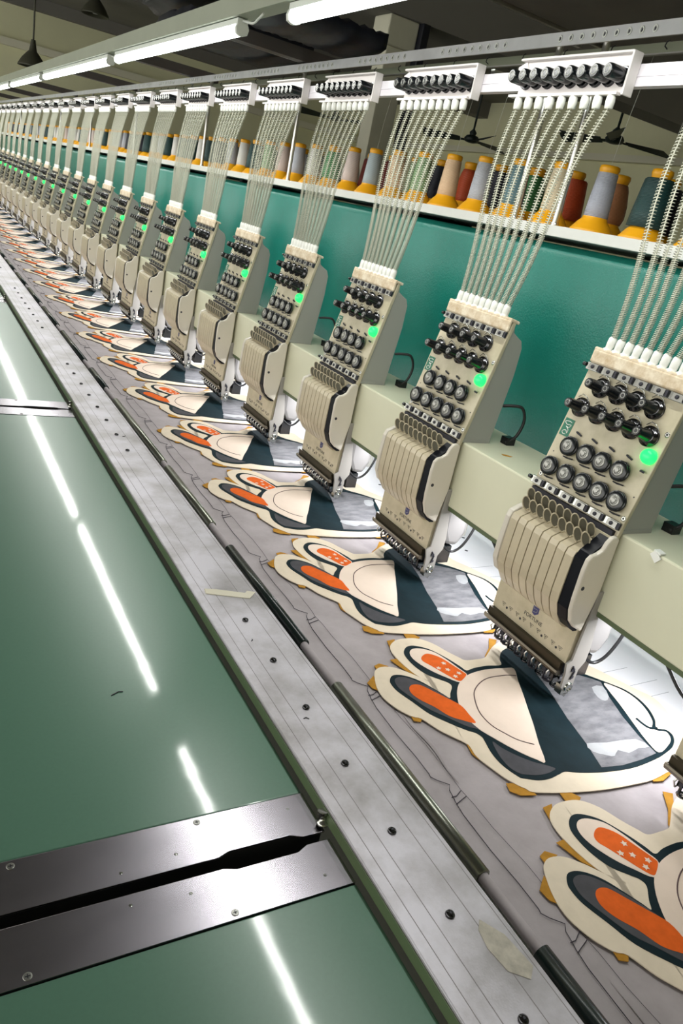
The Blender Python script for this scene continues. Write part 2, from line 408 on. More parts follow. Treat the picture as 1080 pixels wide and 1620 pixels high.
# ------------------------------------------------------------------ cloth
cl = empty('fabric_sheet', (0.85, 5.5, 0.845))
NX, NY = 46, 520
xs = [0.5735 + (0.99 - 0.5735) * i / NX for i in range(NX + 1)]
def cz(x, y):
    e = max(0.0, 1 - (x - .5735) / .03)
    return .8455 + .004 * e * e + .0009 * math.sin(x * 23 + y * 3.1) * math.sin(y * 9.7 + x * 4) * min(1, max(0, (.66 - x) * 12)) 
vs = [(x, -0.5 + 12.0 * j / NY, cz(x, -0.5 + 12.0 * j / NY)) for j in range(NY + 1) for x in xs]
fs = [(j * (NX + 1) + i, j * (NX + 1) + i + 1, (j + 1) * (NX + 1) + i + 1, (j + 1) * (NX + 1) + i) for j in range(NY) for i in range(NX)]
MB().add(vs, fs, True).build('cloth', 'cloth', cl)
MB().box(.988, 1.50, -0.5, 11.5, .8446, .8464).build('white_backing', 'clothwhite', cl)['label'] = 'white backing strip'
# drawn / stitched guide line with zigzags and little boxes, repeated per head
g = MB()
for k in range(-3, 56):
    yy = .3072 + .2185 * k - .02
    L = [(.6085, .2185), (.6065, .16), (.6080, .11), (.6070, .075), (.6055, .070), (.6110, .062), (.6235, .050), (.6170, .042), (.6140, .028), (.6120, .022), (.6085, .0)]
    g.tube([(x, yy + y, .8470) for x, y in L], .0005, 4)
    g.tube([(.6120, yy + .030, .8470), (.6200, yy + .030, .8470), (.6330, yy + .037, .8470)], .0006, 4)
    g.tube([(.6110, yy + .018, .8470), (.6335, yy + .026, .8470)], .0006, 4)
    g.tube([(.6330, yy + .037, .8470), (.6345, yy + .01, .8470), (.6335, yy - .03, .8470), (.6375, yy - .09, .8470), (.6355, yy - .155, .8470), (.633, yy - .18, .8470)], .00028, 4)
g.build('guide_stitching', 'stitch', cl)
mk_ = MB()
for k in range(-1, 25):
    for x, y in ((1.2137, 1.2579), (1.1429, 1.1923)):
        mk_.lathe((x - .03 if x > 1.19 else x, y + .4 * (k - 1), .8464), (0, 0, 1), [(0, .0042), (.0003, .0042)], 12)
    for x0_, x1_, y in ((1.00, 1.18, .62), (1.00, 1.16, .70), (1.02, 1.19, .655), (1.03, 1.2, .53)):
        mk_.tube([(x0_, y + .4 * k, .8465), ((x0_ + x1_) / 2, y + .4 * k + .012, .8465), (x1_, y + .4 * k + .014, .8465)], .00025, 4)
mk_.build('pen_marks', 'ink', cl)
# folded pleat along the edge
pl = []
for (a, b) in ((.555, .700), (-.2, .27)):
    mb = MB(); n = 26; vs = []
    for i in range(n + 1):
        t = i / n; y = b + (a - b) * t; x = (.642 if a > 0 else .622) - .002 * math.sin(t * 9) + .003 * math.sin(t * 4); wd = .0040 * math.sin(PI * t) + .0004
        vs += [(x - wd, y, .8468), (x, y, .8468 + wd * .8), (x + wd * .3, y, .8468)]
    fs = [(3 * i + k, 3 * i + k + 1, 3 * i + k + 4, 3 * i + k + 3) for i in range(n) for k in (0, 1)]
    mb.add(vs, fs, True).build('pleat', 'cloth', cl)
tag(cl, 'lilac grey cloth stretched along the whole machine under the heads', 'cloth')

# ------------------------------------------------------------------ rabbit applique on the cloth (one per head)
BUN = {
    'base': [(0.648, 0.0428), (0.6587, 0.0545), (0.6729, 0.0586), (0.6914, 0.0534), (0.7088, 0.0364), (0.7231, 0.0176), (0.7331, 0.0067), (0.739, 0.0007), (0.7402, -0.0022), (0.7361, -0.0025), (0.7301, 0.0048), (0.7225, 0.019), (0.7171, 0.0347), (0.7125, 0.0641), (0.7133, 0.0906), (0.7211, 0.1108), (0.7413, 0.1244), (0.7648, 0.1266), (0.7884, 0.1208), (0.8068, 0.1021), (0.8187, 0.0749), (0.829, 0.0558), (0.8363, 0.0447), (0.8579, 0.0427), (0.8783, 0.0435), (0.8966, 0.0547), (0.9218, 0.0717), (0.9504, 0.0831), (0.9732, 0.0869), (1.0097, 0.0829), (1.0291, 0.0685), (1.0652, 0.0455), (1.069, -0.0048), (1.0862, -0.0399), (1.1024, -0.0782), (1.1143, -0.1042), (1.126, -0.1298), (1.1171, -0.1673), (1.0985, -0.2045), (1.0886, -0.2338), (1.0455, -0.2601), (1.0016, -0.2731), (0.984, -0.2752), (0.9366, -0.2811), (0.8939, -0.2791), (0.8575, -0.2757), (0.824, -0.2708), (0.7878, -0.2634), (0.7542, -0.2543), (0.7298, -0.2457), (0.7249, -0.2382), (0.7181, -0.2295), (0.7092, -0.2131), (0.7021, -0.1905), (0.6959, -0.1659), (0.6993, -0.1448), (0.6968, -0.1348), (0.6883, -0.1228), (0.6747, -0.1015), (0.6627, -0.0729), (0.651, -0.0644), (0.6382, -0.0443), (0.6304, -0.0153), (0.634, 0.0121)],
    'outline': [(0.6649, 0.022), (0.6747, 0.0319), (0.6873, 0.0322), (0.7012, 0.0249), (0.7155, 0.0088), (0.7273, -0.015), (0.7346, -0.0312), (0.7392, -0.0412), (0.7483, -0.0302), (0.7629, -0.0145), (0.7622, -0.0044), (0.7542, 0.0047), (0.7384, 0.0235), (0.7305, 0.0499), (0.731, 0.0776), (0.7386, 0.0928), (0.7522, 0.1024), (0.7681, 0.1009), (0.7883, 0.0857), (0.8032, 0.0585), (0.8133, 0.0305), (0.8175, 0.0171), (0.8365, 0.0201), (0.8652, 0.0207), (0.8946, 0.017), (0.9057, 0.0331), (0.9222, 0.0497), (0.9413, 0.0587), (0.9689, 0.0638), (0.9871, 0.0577), (0.9947, 0.0228), (1.0106, -0.0103), (1.0375, -0.0354), (1.0608, -0.0634), (1.0748, -0.0805), (1.0869, -0.099), (1.091, -0.1239), (1.0853, -0.1511), (1.0701, -0.1769), (1.0539, -0.1933), (1.068, -0.2029), (1.0655, -0.218), (1.0451, -0.2339), (1.0201, -0.2422), (0.985, -0.2491), (0.9385, -0.2529), (0.905, -0.2515), (0.8644, -0.2453), (0.8309, -0.2366), (0.8101, -0.2285), (0.796, -0.2301), (0.7745, -0.2331), (0.7553, -0.2308), (0.7386, -0.2229), (0.7326, -0.2197), (0.7301, -0.2158), (0.7248, -0.2016), (0.7217, -0.1845), (0.7232, -0.1648), (0.7296, -0.1423), (0.7317, -0.1322), (0.7276, -0.1221), (0.7185, -0.1144), (0.7026, -0.0957), (0.682, -0.0663), (0.6723, -0.0369), (0.6624, -0.0065), (0.6617, 0.0122)],
    'upear': [(0.7444, 0.0845), (0.756, 0.0929), (0.7718, 0.0913), (0.7898, 0.078), (0.8002, 0.0543), (0.8067, 0.0263), (0.8106, 0.0081), (0.8012, -0.0011), (0.7828, -0.0089), (0.7668, 0.0086), (0.7537, 0.0269), (0.7433, 0.0495), (0.7399, 0.0688)],
    'uporange': [(0.7559, 0.0656), (0.7681, 0.0736), (0.7793, 0.0728), (0.7928, 0.0582), (0.8015, 0.0329), (0.808, 0.0123), (0.8076, 0.0051), (0.7939, -0.0039), (0.7845, -0.0067), (0.7768, 0.0042), (0.768, 0.0239), (0.7591, 0.044), (0.7535, 0.0558)],
    'lowear': [(0.6717, 0.0184), (0.6797, 0.0252), (0.6917, 0.0248), (0.7044, 0.0156), (0.7173, -0.0022), (0.7319, -0.0305), (0.7435, -0.0616), (0.7417, -0.0884), (0.7399, -0.1143), (0.7336, -0.1145), (0.7205, -0.1039), (0.7029, -0.0789), (0.6877, -0.0581), (0.6769, -0.03), (0.6683, 0.0003)],
    'loworange': [(0.6855, -0.0035), (0.6957, 0.0026), (0.7087, -0.0012), (0.7208, -0.0198), (0.7322, -0.0388), (0.7449, -0.0619), (0.7442, -0.0852), (0.7416, -0.1043), (0.7233, -0.0922), (0.7092, -0.0786), (0.699, -0.0549), (0.6862, -0.0342), (0.6812, -0.0169)],
    'head': [(0.9115, 0.0016), (0.8933, 0.0068), (0.8641, 0.0106), (0.8352, 0.0097), (0.807, 0.0035), (0.7833, -0.0091), (0.7639, -0.0274), (0.748, -0.0506), (0.7386, -0.0722), (0.7354, -0.0945), (0.7373, -0.1136), (0.7407, -0.1247), (0.7475, -0.1391), (0.7588, -0.1622), (0.7716, -0.1828), (0.7834, -0.1972), (0.7926, -0.2045), (0.8125, -0.1692), (0.8363, -0.1309), (0.856, -0.0963), (0.8752, -0.0633), (0.8922, -0.0321)],
    'ring': [(0.9001, -0.017), (0.8874, -0.0128), (0.8746, -0.011), (0.8429, -0.011), (0.8168, -0.0199), (0.7929, -0.0361), (0.7774, -0.0574), (0.7647, -0.0863), (0.7638, -0.1147), (0.7724, -0.1354), (0.7841, -0.1547), (0.8026, -0.1695), (0.8096, -0.1742)],
    'belly': [(0.7407, -0.1462), (0.7463, -0.1624), (0.7592, -0.1829), (0.7747, -0.1999), (0.7822, -0.2053), (0.798, -0.2189), (0.7891, -0.2227), (0.7769, -0.2241), (0.7599, -0.2226), (0.7417, -0.2162), (0.7346, -0.2107), (0.7295, -0.1996), (0.7289, -0.1864), (0.7319, -0.1688)],
    'grey': [(0.9472, -0.0139), (0.9324, -0.0677), (0.9084, -0.1331), (0.8924, -0.1901), (0.8743, -0.2383), (0.913, -0.2445), (0.9565, -0.2439), (0.9952, -0.24), (1.0015, -0.1996), (1.0148, -0.1551), (1.036, -0.1046), (1.0557, -0.0688), (1.0443, -0.056), (1.0294, -0.0433), (0.9969, -0.0244)],
    'patch1': [(1.024, -0.0771), (1.0484, -0.0793), (1.0347, -0.1065), (1.0182, -0.1136), (1.0117, -0.1034)],
    'patch2': [(0.8929, -0.1903), (0.9296, -0.198), (0.9881, -0.2046), (0.9963, -0.2255), (0.9743, -0.2227), (0.9478, -0.2266), (0.9342, -0.2164), (0.917, -0.2254), (0.9051, -0.2205), (0.8883, -0.2078)],
    'face': [(1.059, -0.0733), (1.0706, -0.0843), (1.0815, -0.1037), (1.0837, -0.1267), (1.0765, -0.1533), (1.0609, -0.1788), (1.0451, -0.1911), (1.0479, -0.1998), (1.0615, -0.2064), (1.0542, -0.221), (1.0357, -0.2314), (1.002, -0.24), (1.0056, -0.2122), (1.0219, -0.1692), (1.0387, -0.1271), (1.0505, -0.0921)],
    'mouth': [(1.0351, -0.1663), (1.0349, -0.1813), (1.0385, -0.1914), (1.0521, -0.1948)],
    's0': [(0.7874, 0.0428)],
    's1': [(0.7694, 0.0327)],
    's2': [(0.7833, 0.0252)],
    's3': [(0.7972, 0.0123)],
    's4': [(0.785, 0.0055)],
    'o0': [(0.6616, 0.0654), (0.6732, 0.0694), (0.6856, 0.0591), (0.6704, 0.0547), (0.6592, 0.0513)],
    'o1': [(0.625, 0.0265), (0.6455, 0.0412), (0.6438, 0.0308), (0.6335, 0.0041), (0.6265, 0.0118)],
    'o2': [(0.7249, 0.1274), (0.7427, 0.1291), (0.7341, 0.1182), (0.7184, 0.1064)],
    'o3': [(0.6985, 0.0748), (0.7154, 0.076), (0.7212, 0.036), (0.7218, 0.0227), (0.7086, 0.0409)],
    'o4': [(0.6507, -0.0606), (0.6651, -0.0716), (0.6576, -0.0782), (0.6482, -0.073)],
    'o5': [(0.6989, -0.1378), (0.704, -0.1426), (0.7002, -0.1603), (0.6962, -0.1709), (0.693, -0.1584)],
    'o6': [(0.7039, -0.2209), (0.7213, -0.2258), (0.7324, -0.2428), (0.7328, -0.252), (0.7094, -0.2458), (0.6991, -0.2347)],
    'o7': [(0.933, 0.0969), (0.9459, 0.0892), (0.9312, 0.0762), (0.9083, 0.06), (0.8948, 0.0526), (0.8822, 0.0452), (0.885, 0.0495), (0.9107, 0.0697)],
    'o8': [(0.9376, -0.2774), (0.9828, -0.2731), (0.9818, -0.2797), (0.9542, -0.2871), (0.9368, -0.2838)],
    'o9': [(0.77, -0.2567), (0.7878, -0.2634), (0.7949, -0.2746), (0.7819, -0.2813), (0.7667, -0.2723)]}
Y00 = 0.7545; PITCH = 0.4
NB = 25   # nearest one is index -1
def flat(pts, z0, z1, k=4, smooth=True):
    P = smooth_loop([(x, y + Y00, 0) for x, y in pts], k) if smooth else [Vector((x, y + Y00, 0)) for x, y in pts]
    return MB().prism([(p.x, p.y, z0) for p in P], (0, 0, z1 - z0))
rb = empty('rabbit_applique', (0.86, Y00 - .08, 0.847))
Z = 0.8484
flat(BUN['base'], Z, Z + .0012).build('felt_backing', 'fbase', rb)
for k in range(10):
    flat(BUN['o%d' % k], Z - .0004, Z + .0004 + .00002 * k, 1, False).build('ochre_underlay', 'fochre', rb)
flat(BUN['outline'], Z + .0008, Z + .0020).build('dark_outline', 'fdark', rb)
e = flat(BUN['upear'], Z + .0012, Z + .0024).build('upper_ear', 'fhead', rb)
flat(BUN['uporange'], Z + .0016, Z + .0027).build('orange_inner_ear', 'forange', e)
for k in range(5):
    st = MB()
    x, y = BUN['s%d' % k][0]; y += Y00
    pts = []
    for i in range(10):
        r = .0050 if i % 2 == 0 else .0026
        a = i * PI / 5 + k
        pts.append((x + r * math.cos(a), y + r * math.sin(a), Z + .0026))
    st.prism(pts, (0, 0, .0005))
    st.build('star', 'fhead', e)
for c in COL.objects:
    if c.parent == e: pass
e2 = flat(BUN['lowear'], Z + .0012, Z + .0024).build('lower_ear', 'fgrey', rb)
flat(BUN['loworange'], Z + .0016, Z + .0027).build('orange_inner_ear', 'forange', e2)
hd = flat(BUN['head'], Z + .0012, Z + .0026, 3).build('cream_body', 'fhead', rb)
r_ = smooth_path([(x, y + Y00, Z + .0027) for x, y in BUN['ring']][:-1], 5)
MB().tube(r_, .0009, 5).build('stitched_ring', 'fline', hd)
flat(BUN['belly'], Z + .0012, Z + .0023).build('grey_belly', 'fgrey', rb)
gp = flat(BUN['grey'], Z + .0012, Z + .0023, 1, False).build('grey_stabiliser_patch', 'fmid', rb)
for k in ('patch1', 'patch2'): flat(BUN[k], Z + .0020, Z + .00245, 2).build('pale_patch', 'flight', gp)
fc = flat(BUN['face'], Z + .0012, Z + .0026).build('cream_face', 'fhead', rb)
MB().tube(smooth_path([(x, y + Y00, Z + .0027) for x, y in BUN['mouth']], 4), .0022, 6).build('mouth_line', 'fdark', fc)
def rl_(k):
    if k == 0: return 'rabbit shaped applique at the bottom right corner, only its two ears in view'
    if k == 1: return 'largest fully seen rabbit shaped applique with orange ears, under the nearest whole sewing head'
    return 'rabbit shaped cream and orange applique, %s from the near end of the cloth' % ORD[k]
tag(rb, rl_(1), 'applique', 'rabbit appliques along the cloth')
family(rb, [PITCH * (k - 1) for k in range(NB) if k != 1], [rl_(k) for k in range(NB) if k != 1])

# ------------------------------------------------------------------ sewing head
FN = Vector((-.977, 0, .2124)); FU = Vector((.2124, 0, .977)); FY = Vector((0, 1, 0))
def fp(yl, z, o=0.0): return Vector((.918 + (z - 1.16) * .2174, Y00 + yl, z)) + FN * o
H = empty('sewing_head', (0.97, Y00, 1.157))
YA, YB = Y00 - .097, Y00 + .097
# tilted face plate
MB().prism([fp(-.0965, 1.150), fp(-.0965, 1.392), fp(.0965, 1.392), fp(.0965, 1.150)], -FN * .008).build('face_plate', 'creamface', H, bevel=.0015)
# rear housing, chamfered at the top
prof = [(.922, 1.1575), (.972, 1.388), (.975, 1.372), (.985, 1.366), (.998, 1.359), (1.004, 1.345), (1.004, 1.295), (.990, 1.1575)]
MB().prism([(x + .004, YA + .003, z) for x, z in prof], (0, YB - YA - .006, 0)).build('rear_housing', 'housing', H, bevel=.0015)
MB().box(.925, .993, YA + .0015, YB - .0015, 1.1573, 1.163).build('housing_foot', 'housing', H)
# felt thread pad on top
pdv = [fp(-.097, 1.371, .001), fp(-.097, 1.392, .003), fp(.097, 1.392, .003), fp(.097, 1.371, .001)]
MB().prism(pdv, FN * .006).build('felt_pad', 'felt', H, bevel=.003)
MB().prism([fp(-.0975, 1.390, .008), fp(-.0975, 1.396, .008), fp(.0975, 1.396, .008), fp(.0975, 1.390, .008)], -FN * .022).build('top_ledge', 'felt', H, bevel=.002)
CAPY = [.0768 - .0177 * k for k in range(9)]
for y in CAPY:
    c = fp(y, 1.395, .0)
    MB().lathe(c, (.05, -.12, 1), [(-.001, .0082), (.002, .0086), (.004, .0062), (.006, .0066), (.014, .0070), (.020, .0066), (.0225, .0048)], 14).build('hose_cap', 'white', H)
# clip bars (upper and lower)
def clipbar(z, nm, n):
    b = MB().prism([fp(-.094, z - .006, .0), fp(-.094, z + .006, .0), fp(.100, z + .006, .0), fp(.100, z - .006, .0)], FN * .004).build(nm, 'chrome', H, bevel=.0006)
    cm = MB(); sm = MB()
    for k in range(n):
        y = .083 - (.165 / (n - 1)) * k
        c = fp(y, z, .006); cm.obox(c, FY, FU, FN, .0092, .0046, .0022)
        sm.lathe(fp(y + .001, z, .008), FN, [(0, .0034), (.0016, .003), (.0018, .0012)], 10)
        sm.obox(fp(y - .0118, z, .005), FY, FU, FN, .0022, .0052, .0022)
    cm.build('clip', 'dimsteel', b); sm.build('clip_screws', 'ink', b)
    MB().lathe(fp(.101, z + .001, .004), FY, [(0, .0035), (.006, .0032)], 10).build('end_roller', 'black', b)
clipbar(1.365, 'clip_bar', 6); clipbar(1.168, 'clip_bar', 6)
# tension knobs
def knob(y, z):
    b = MB().lathe(fp(y, z), FN, [(0, .0150), (.0015, .0156), (.0025, .0150), (.0030, .0122), (.0040, .0122), (.0045, .0158), (.0062, .0158), (.0070, .0125), (.0095, .0118), (.0100, .0100)], 22) \
        .build('tension_knob', 'dkchrome', H)
    MB().lathe(fp(y, z), FN, [(.0095, .0098), (.0130, .0098), (.0150, .0086), (.0330, .0078), (.0365, .0074), (.0380, .0060)], 18).build('grip', 'black', b)
    MB().lathe(fp(y, z), FN, [(.0376, .0044), (.0384, .0042), (.0384, .0030), (.0376, .0028)], 14, caps=False).build('tip_ring', 'dimsteel', b)
    c = [fp(y + .013, z + .014, .004), fp(y + .004, z + .020, .008), fp(y - .006, z + .018, .008), fp(y - .010, z + .0135, .005)]
    MB().tube(c, .0008, 5).build('check_spring', 'chrome', b)
for y in (.0525, .0170, -.0178, -.0538): knob(y, 1.3395)
for y in (.0725, .0352, .0000, -.0338, -.0670): knob(y, 1.3015)
# round thread wheels
def disc(y, z):
    b = MB().lathe(fp(y, z), FN, [(0, .0060), (.003, .0060), (.0035, .0152), (.0052, .0160), (.0065, .0150), (.0070, .0112), (.0085, .0104), (.0095, .0150), (.0112, .0160), (.0125, .0150), (.0130, .0105)], 24) \
        .build('thread_wheel', 'black', H)
    MB().lathe(fp(y, z), FN, [(.0128, .0094), (.0138, .0090), (.0139, .0060), (.0130, .0052), (.0131, .0032), (.0150, .0028)], 18).build('wheel_hub', 'dimsteel', b)
    MB().tube([fp(y + .013, z + .002, .004), fp(y + .019, z + .003, .004)], .0018, 6).build('wheel_pin', 'chrome', b)
    MB().tube([fp(y + .006, z - .018, .003), fp(y - .004, z - .0185, .005), fp(y - .014, z - .0170, .003)], .0011, 5).build('thread_hook', 'ink', b)
for y in (.0550, .0180, -.0160, -.0525): disc(y, 1.2400)
for y in (.0738, .0360, -.0005, -.0360, -.0715): disc(y, 1.1992)
# slots / hooks above the wheels
for k, y in enumerate((.0530, .0190, -.0170, -.0520)):
    MB().tube([fp(y + .006, 1.2645, .001), fp(y, 1.2635, .004), fp(y - .006, 1.2615, .001)], .0016, 6).build('hook_pin', 'ink', H)
MB().tube([fp(-.079, 1.2525, .0), fp(-.0835, 1.2535, .006), fp(-.088, 1.2525, .003)], .0018, 6).build('hook_pin', 'ink', H)
# signal lamp
MB().lathe(fp(-.0825, 1.2755), FN, [(0, .0118), (.007, .0115), (.0115, .0095), (.0145, .0055), (.0152, .0008)], 20).build('signal_lamp', 'led', H)['label'] = 'glowing green signal lamp'
for y, z in ((-.0905, 1.313), (-.0915, 1.181), (.0895, 1.181)):
    s = MB().lathe(fp(y, z), FN, [(0, .0042), (.0008, .0040), (.0009, .0030)], 14).build('plate_screw', 'chrome', H)
    MB().lathe(fp(y, z, .0009), FN, [(0, .0018), (.0002, .0018)], 6).build('socket', 'ink', s)
for y, z in ((-.090, 1.215), (.086, 1.222)):
    MB().lathe(fp(y, z), FN, [(0, .0012), (.0004, .0012)], 8).build('pin_hole', 'ink', H)
# green badge with a pale scribble
bdg = MB().prism([fp(.0925, 1.2505), fp(.0925, 1.2790), fp(.0725, 1.2790), fp(.0725, 1.2505)], FN * .0006).build('badge', 'badge', H)
sc = [fp(.0790, 1.2540, .0009), fp(.0850, 1.2535, .0009), fp(.0880, 1.2570, .0009), fp(.0820, 1.2600, .0009), fp(.0775, 1.2560, .0009), fp(.0780, 1.2620, .0009), fp(.0850, 1.2660, .0009), fp(.0790, 1.2650, .0009),
      fp(.0760, 1.2700, .0009), fp(.0850, 1.2690, .0009), fp(.0900, 1.2730, .0009), fp(.0820, 1.2750, .0009), fp(.0765, 1.2740, .0009)]
MB().tube(smooth_path(sc, 4), .0006, 5).build('script_mark', 'white', bdg)

# lower needle case: slide plate
MB().box(.9105, .925, Y00 - .0925, Y00 + .0925, .926, 1.152).build('needle_case', 'creamface', H, bevel=.001)
# nine front fins with seams
FINP = [(.9100, 1.133), (.8880, 1.124), (.8720, 1.117), (.8690, 1.108), (.8680, 1.080), (.8675, 1.045), (.8690, 1.028), (.8780, 1.008), (.8890, .992), (.8990, .984), (.9080, .981), (.9105, .981), (.9105, 1.133)]
w_ = (.0735 + .0730) / 8
for k in range(8):
    y1 = .0735 - w_ * k; y0 = y1 - w_ + .0020
    dz = -.0022 * k * 0
    ty = .012 * (1 if k < 8 else 0)
    MB().prism([(x, Y00 + y0, z) for x, z in FINP], (0, y1 - y0, 0)).build('needle_case_fin', 'fin', H, bevel=.0012)
MB().box(.882, .9106, Y00 - .0695, Y00 + .0735, 1.020, 1.118).build('fin_backing', 'ink', H)
# left and right end covers
LC = [(.9105, 1.135), (.888, 1.127), (.872, 1.119), (.868, 1.108), (.866, 1.060), (.867, 1.030), (.877, 1.010), (.893, 1.000), (.9105, .997)]
MB().prism([(x, Y00 + .0750, z) for x, z in LC], (0, .012, 0)).build('end_cover', 'side', H, bevel=.003)
RC = [(.9220, 1.150), (.9140, 1.1550), (.9060, 1.1530), (.8990, 1.1440), (.8950, 1.1330), (.8860, 1.1270), (.8760, 1.1240), (.8700, 1.1170), (.8680, 1.100), (.8690, 1.050), (.8710, 1.030), (.8790, 1.010), (.8900, 1.000), (.9105, .990), (.9220, 1.060)]
rc = MB().prism([(x, Y00 - .0995, z) for x, z in RC], (0, .0085, 0)).build('side_cover', 'side', H, bevel=.003)
MB().lathe((.878, Y00 - .0995, 1.070), (0, -1, 0), [(-.002, .0034), (.0004, .0034)], 12).build('cover_hole', 'ink', rc)
# black gap insert, curved strip
GI = [(.9100, 1.148), (.8950, 1.135), (.8790, 1.122), (.8710, 1.112), (.8700, 1.060), (.8700, 1.030), (.8790, 1.008), (.8920, .993), (.9020, .987), (.9105, .987), (.9105, 1.148)]
MB().prism([(x, Y00 - .0908, z) for x, z in GI], (0, .0205, 0)).build('black_insert', 'insert', H)
# take-up levers, two staggered ranks of eyes
for k in range(9):
    for r in (0, 1):
        y = .0700 - .0168 * k - .004 * r
        cx, czz = (.8960, 1.1500) if r == 0 else (.8860, 1.1370)
        if r == 0 and k == 8: pass
        c = Vector((cx, Y00 + y, czz)); d = Vector((-.35, .18, .92)).normalized(); u = Vector((-.72, .60, -.35)); u = (u - d * u.dot(d)).normalized()
        pts = [c + d * (.0125 * math.cos(t)) + u * (.0062 * math.sin(t)) for t in [2 * PI * i / 14 for i in range(14)]]
        lv = MB().tube(pts, .0011, 5, closed=True)
        lv.tube([c - d * .010, c - d * .018 + Vector((.012, 0, -.004))], .0022, 6)
        lvo = lv.build('take_up_lever', 'fin', H)
        MB().prism([c + d * (.0122 * math.cos(t)) + u * (.0060 * math.sin(t)) for t in [2 * PI * i / 14 for i in range(14)]], d.cross(u) * -.0006).build('lever_web', 'leverfill', lvo)
MB().box(.9108, .918, Y00 - .090, Y00 + .088, 1.120, 1.160).build('lever_slot', 'ink', H)
# lettering and marks on the slide plate
fcu = bpy.data.curves.new('lettering', 'FONT'); fcu.body = 'FORTUNE'; fcu.size = .0098; fcu.extrude = .0001; fcu.align_x = 'CENTER'
fo = bpy.data.objects.new('lettering', fcu); COL.objects.link(fo)
dg = bpy.context.evaluated_depsgraph_get(); me = bpy.data.meshes.new_from_object(fo.evaluated_get(dg))
bpy.data.objects.remove(fo)
R_ = Matrix(((0, 0, -1, 0), (-1, 0, 0, 0), (0, 1, 0, 0), (0, 0, 0, 1)))
me.transform(Matrix.Translation(Vector((.9103, Y00 - .003, .9520)) - Vector(H['_o'])) @ R_)
me.materials.clear(); me.materials.append(M['ink'])
lo = bpy.data.objects.new('lettering', me); COL.objects.link(lo); lo.parent = H
em = MB().prism([(.9104, Y00 + a, z) for a, z in [(.003, .964), (.004, .982), (-.001, .985), (-.010, .984), (-.0105, .968), (-.004, .962)]], (-.0004, 0, 0)).build('crest_emblem', 'purple', H)
MB().tube([(.9099, Y00 + a, z) for a, z in [(.001, .967), (-.007, .969), (-.007, .974), (.001, .973), (.001, .979), (-.008, .981)]], .0006, 4).build('crest_lines', 'flight', em)
mk = MB()
for y in (.0675, .0490, .0320, .0140, -.0045, -.0215, -.0400, -.0565, -.0740):
    a = [(.9103, Y00 + y + .0042, .9455), (.9103, Y00 + y - .0042, .9455), (.9103, Y00 + y, .9385)]
    mk.tube(a, .0004, 4, closed=True); mk.lathe((.9104, Y00 + y, .9432), (-1, 0, 0), [(0, .0010), (.0003, .0010)], 8)
for y in (.0585, .0230, -.0310, -.0655): mk.lathe((.9104, Y00 + y, .9395), (-1, 0, 0), [(0, .0022), (.0004, .0022)], 10)
mk.build('printed_marks', 'ink', H)
# foot bar and presser feet
MB().prism([(.9060, Y00 + .094, .9125), (.8985, Y00 + .094, .9140), (.8965, Y00 + .094, .9100), (.8990, Y00 + .094, .9040), (.9100, Y00 + .094, .9030)], (0, -.186, 0)).build('foot_bar', 'bar', H, bevel=.001)
MB().box(.9030, .9104, Y00 - .090, Y00 + .092, .904, .9262).build('dark_band', 'mech', H)  # dark brown band between the slide plate and the foot bar
MB().box(.9106, .918, Y00 - .088, Y00 + .090, .900, .9255).build('foot_bar_gap', 'ink', H)
for k in range(9):
    y = Y00 + .0680 - .0181 * k
    nb = MB().lathe((.929, y, .928), (0, 0, -1), [(0, .0032), (.030, .0032), (.031, .0045), (.036, .0045), (.037, .0020), (.044, .0020)], 10)
    nb.lathe((.917, y, .912), (0, 0, -1), [(0, .0022), (.020, .0022)], 8)
    n_ = nb.build('needle_bar', 'dkchrome', H)
    MB().lathe((.929, y, .886), (0, 0, -1), [(0, .0008), (.018, .0006), (.020, .0001)], 6).build('needle', 'steel', n_)
    f_ = MB().box(.908, .932, y - .0042, y + .0042, .890, .8975)
    f_.tube([(.914, y, .893), (.910, y - .002, .884), (.914, y, .875), (.924, y, .8715)], .0022, 6)
    f_.tube([(.926 + .0066 * math.cos(t), y + .0066 * math.sin(t), .8705) for t in [2 * PI * i / 14 for i in range(14)]], .0019, 6, closed=True)
    f_.build('presser_foot', 'ink' if k % 2 else 'dkchrome', H)
    MB().tube([(.908, y + .005, .903), (.902, y + .006, .896), (.905, y + .004, .888), (.912, y + .003, .890)], .0014, 6).build('needle_clamp_spring', 'steel', H)
# trimmer bracket at the right end
ABR = [(.9050, .930), (.9150, .936), (.9200, 1.060), (.9320, 1.060), (.9480, .955), (.9480, .930), (.9380, .915), (.9380, .885), (.9220, .875), (.9120, .884), (.9100, .912)]
br = MB().prism([(x, Y00 - .1000, z) for x, z in ABR], (0, .004, 0)).build('trimmer_bracket', 'bracket', H, bevel=.0006)
MB().lathe((.924, Y00 - .1000, .918), (0, -1, 0), [(0, .0038), (.002, .0038)], 12).lathe((.927, Y00 - .1000, .904), (0, -1, 0), [(0, .0032), (.002, .0032)], 12) \
    .tube([(.921, Y00 - .1015, .925), (.928, Y00 - .1015, .915), (.924, Y00 - .1015, .900)], .0015, 6).build('bracket_slots', 'ink', br)
MB().lathe((.927, Y00 - .1000, .884), (0, -1, 0), [(-.006, .0085), (.003, .0085), (.0035, .006), (.001, .0055), (.0012, .002)], 18).build('trimmer_roller', 'chrome', br)
MB().box(.918, .936, Y00 - .098, Y00 - .084, .868, .884).prism([(.924, Y00 - .098, .870), (.934, Y00 - .098, .870), (.930, Y00 - .098, .862)], (0, .010, 0)).build('trimmer_blade', 'chrome', br)
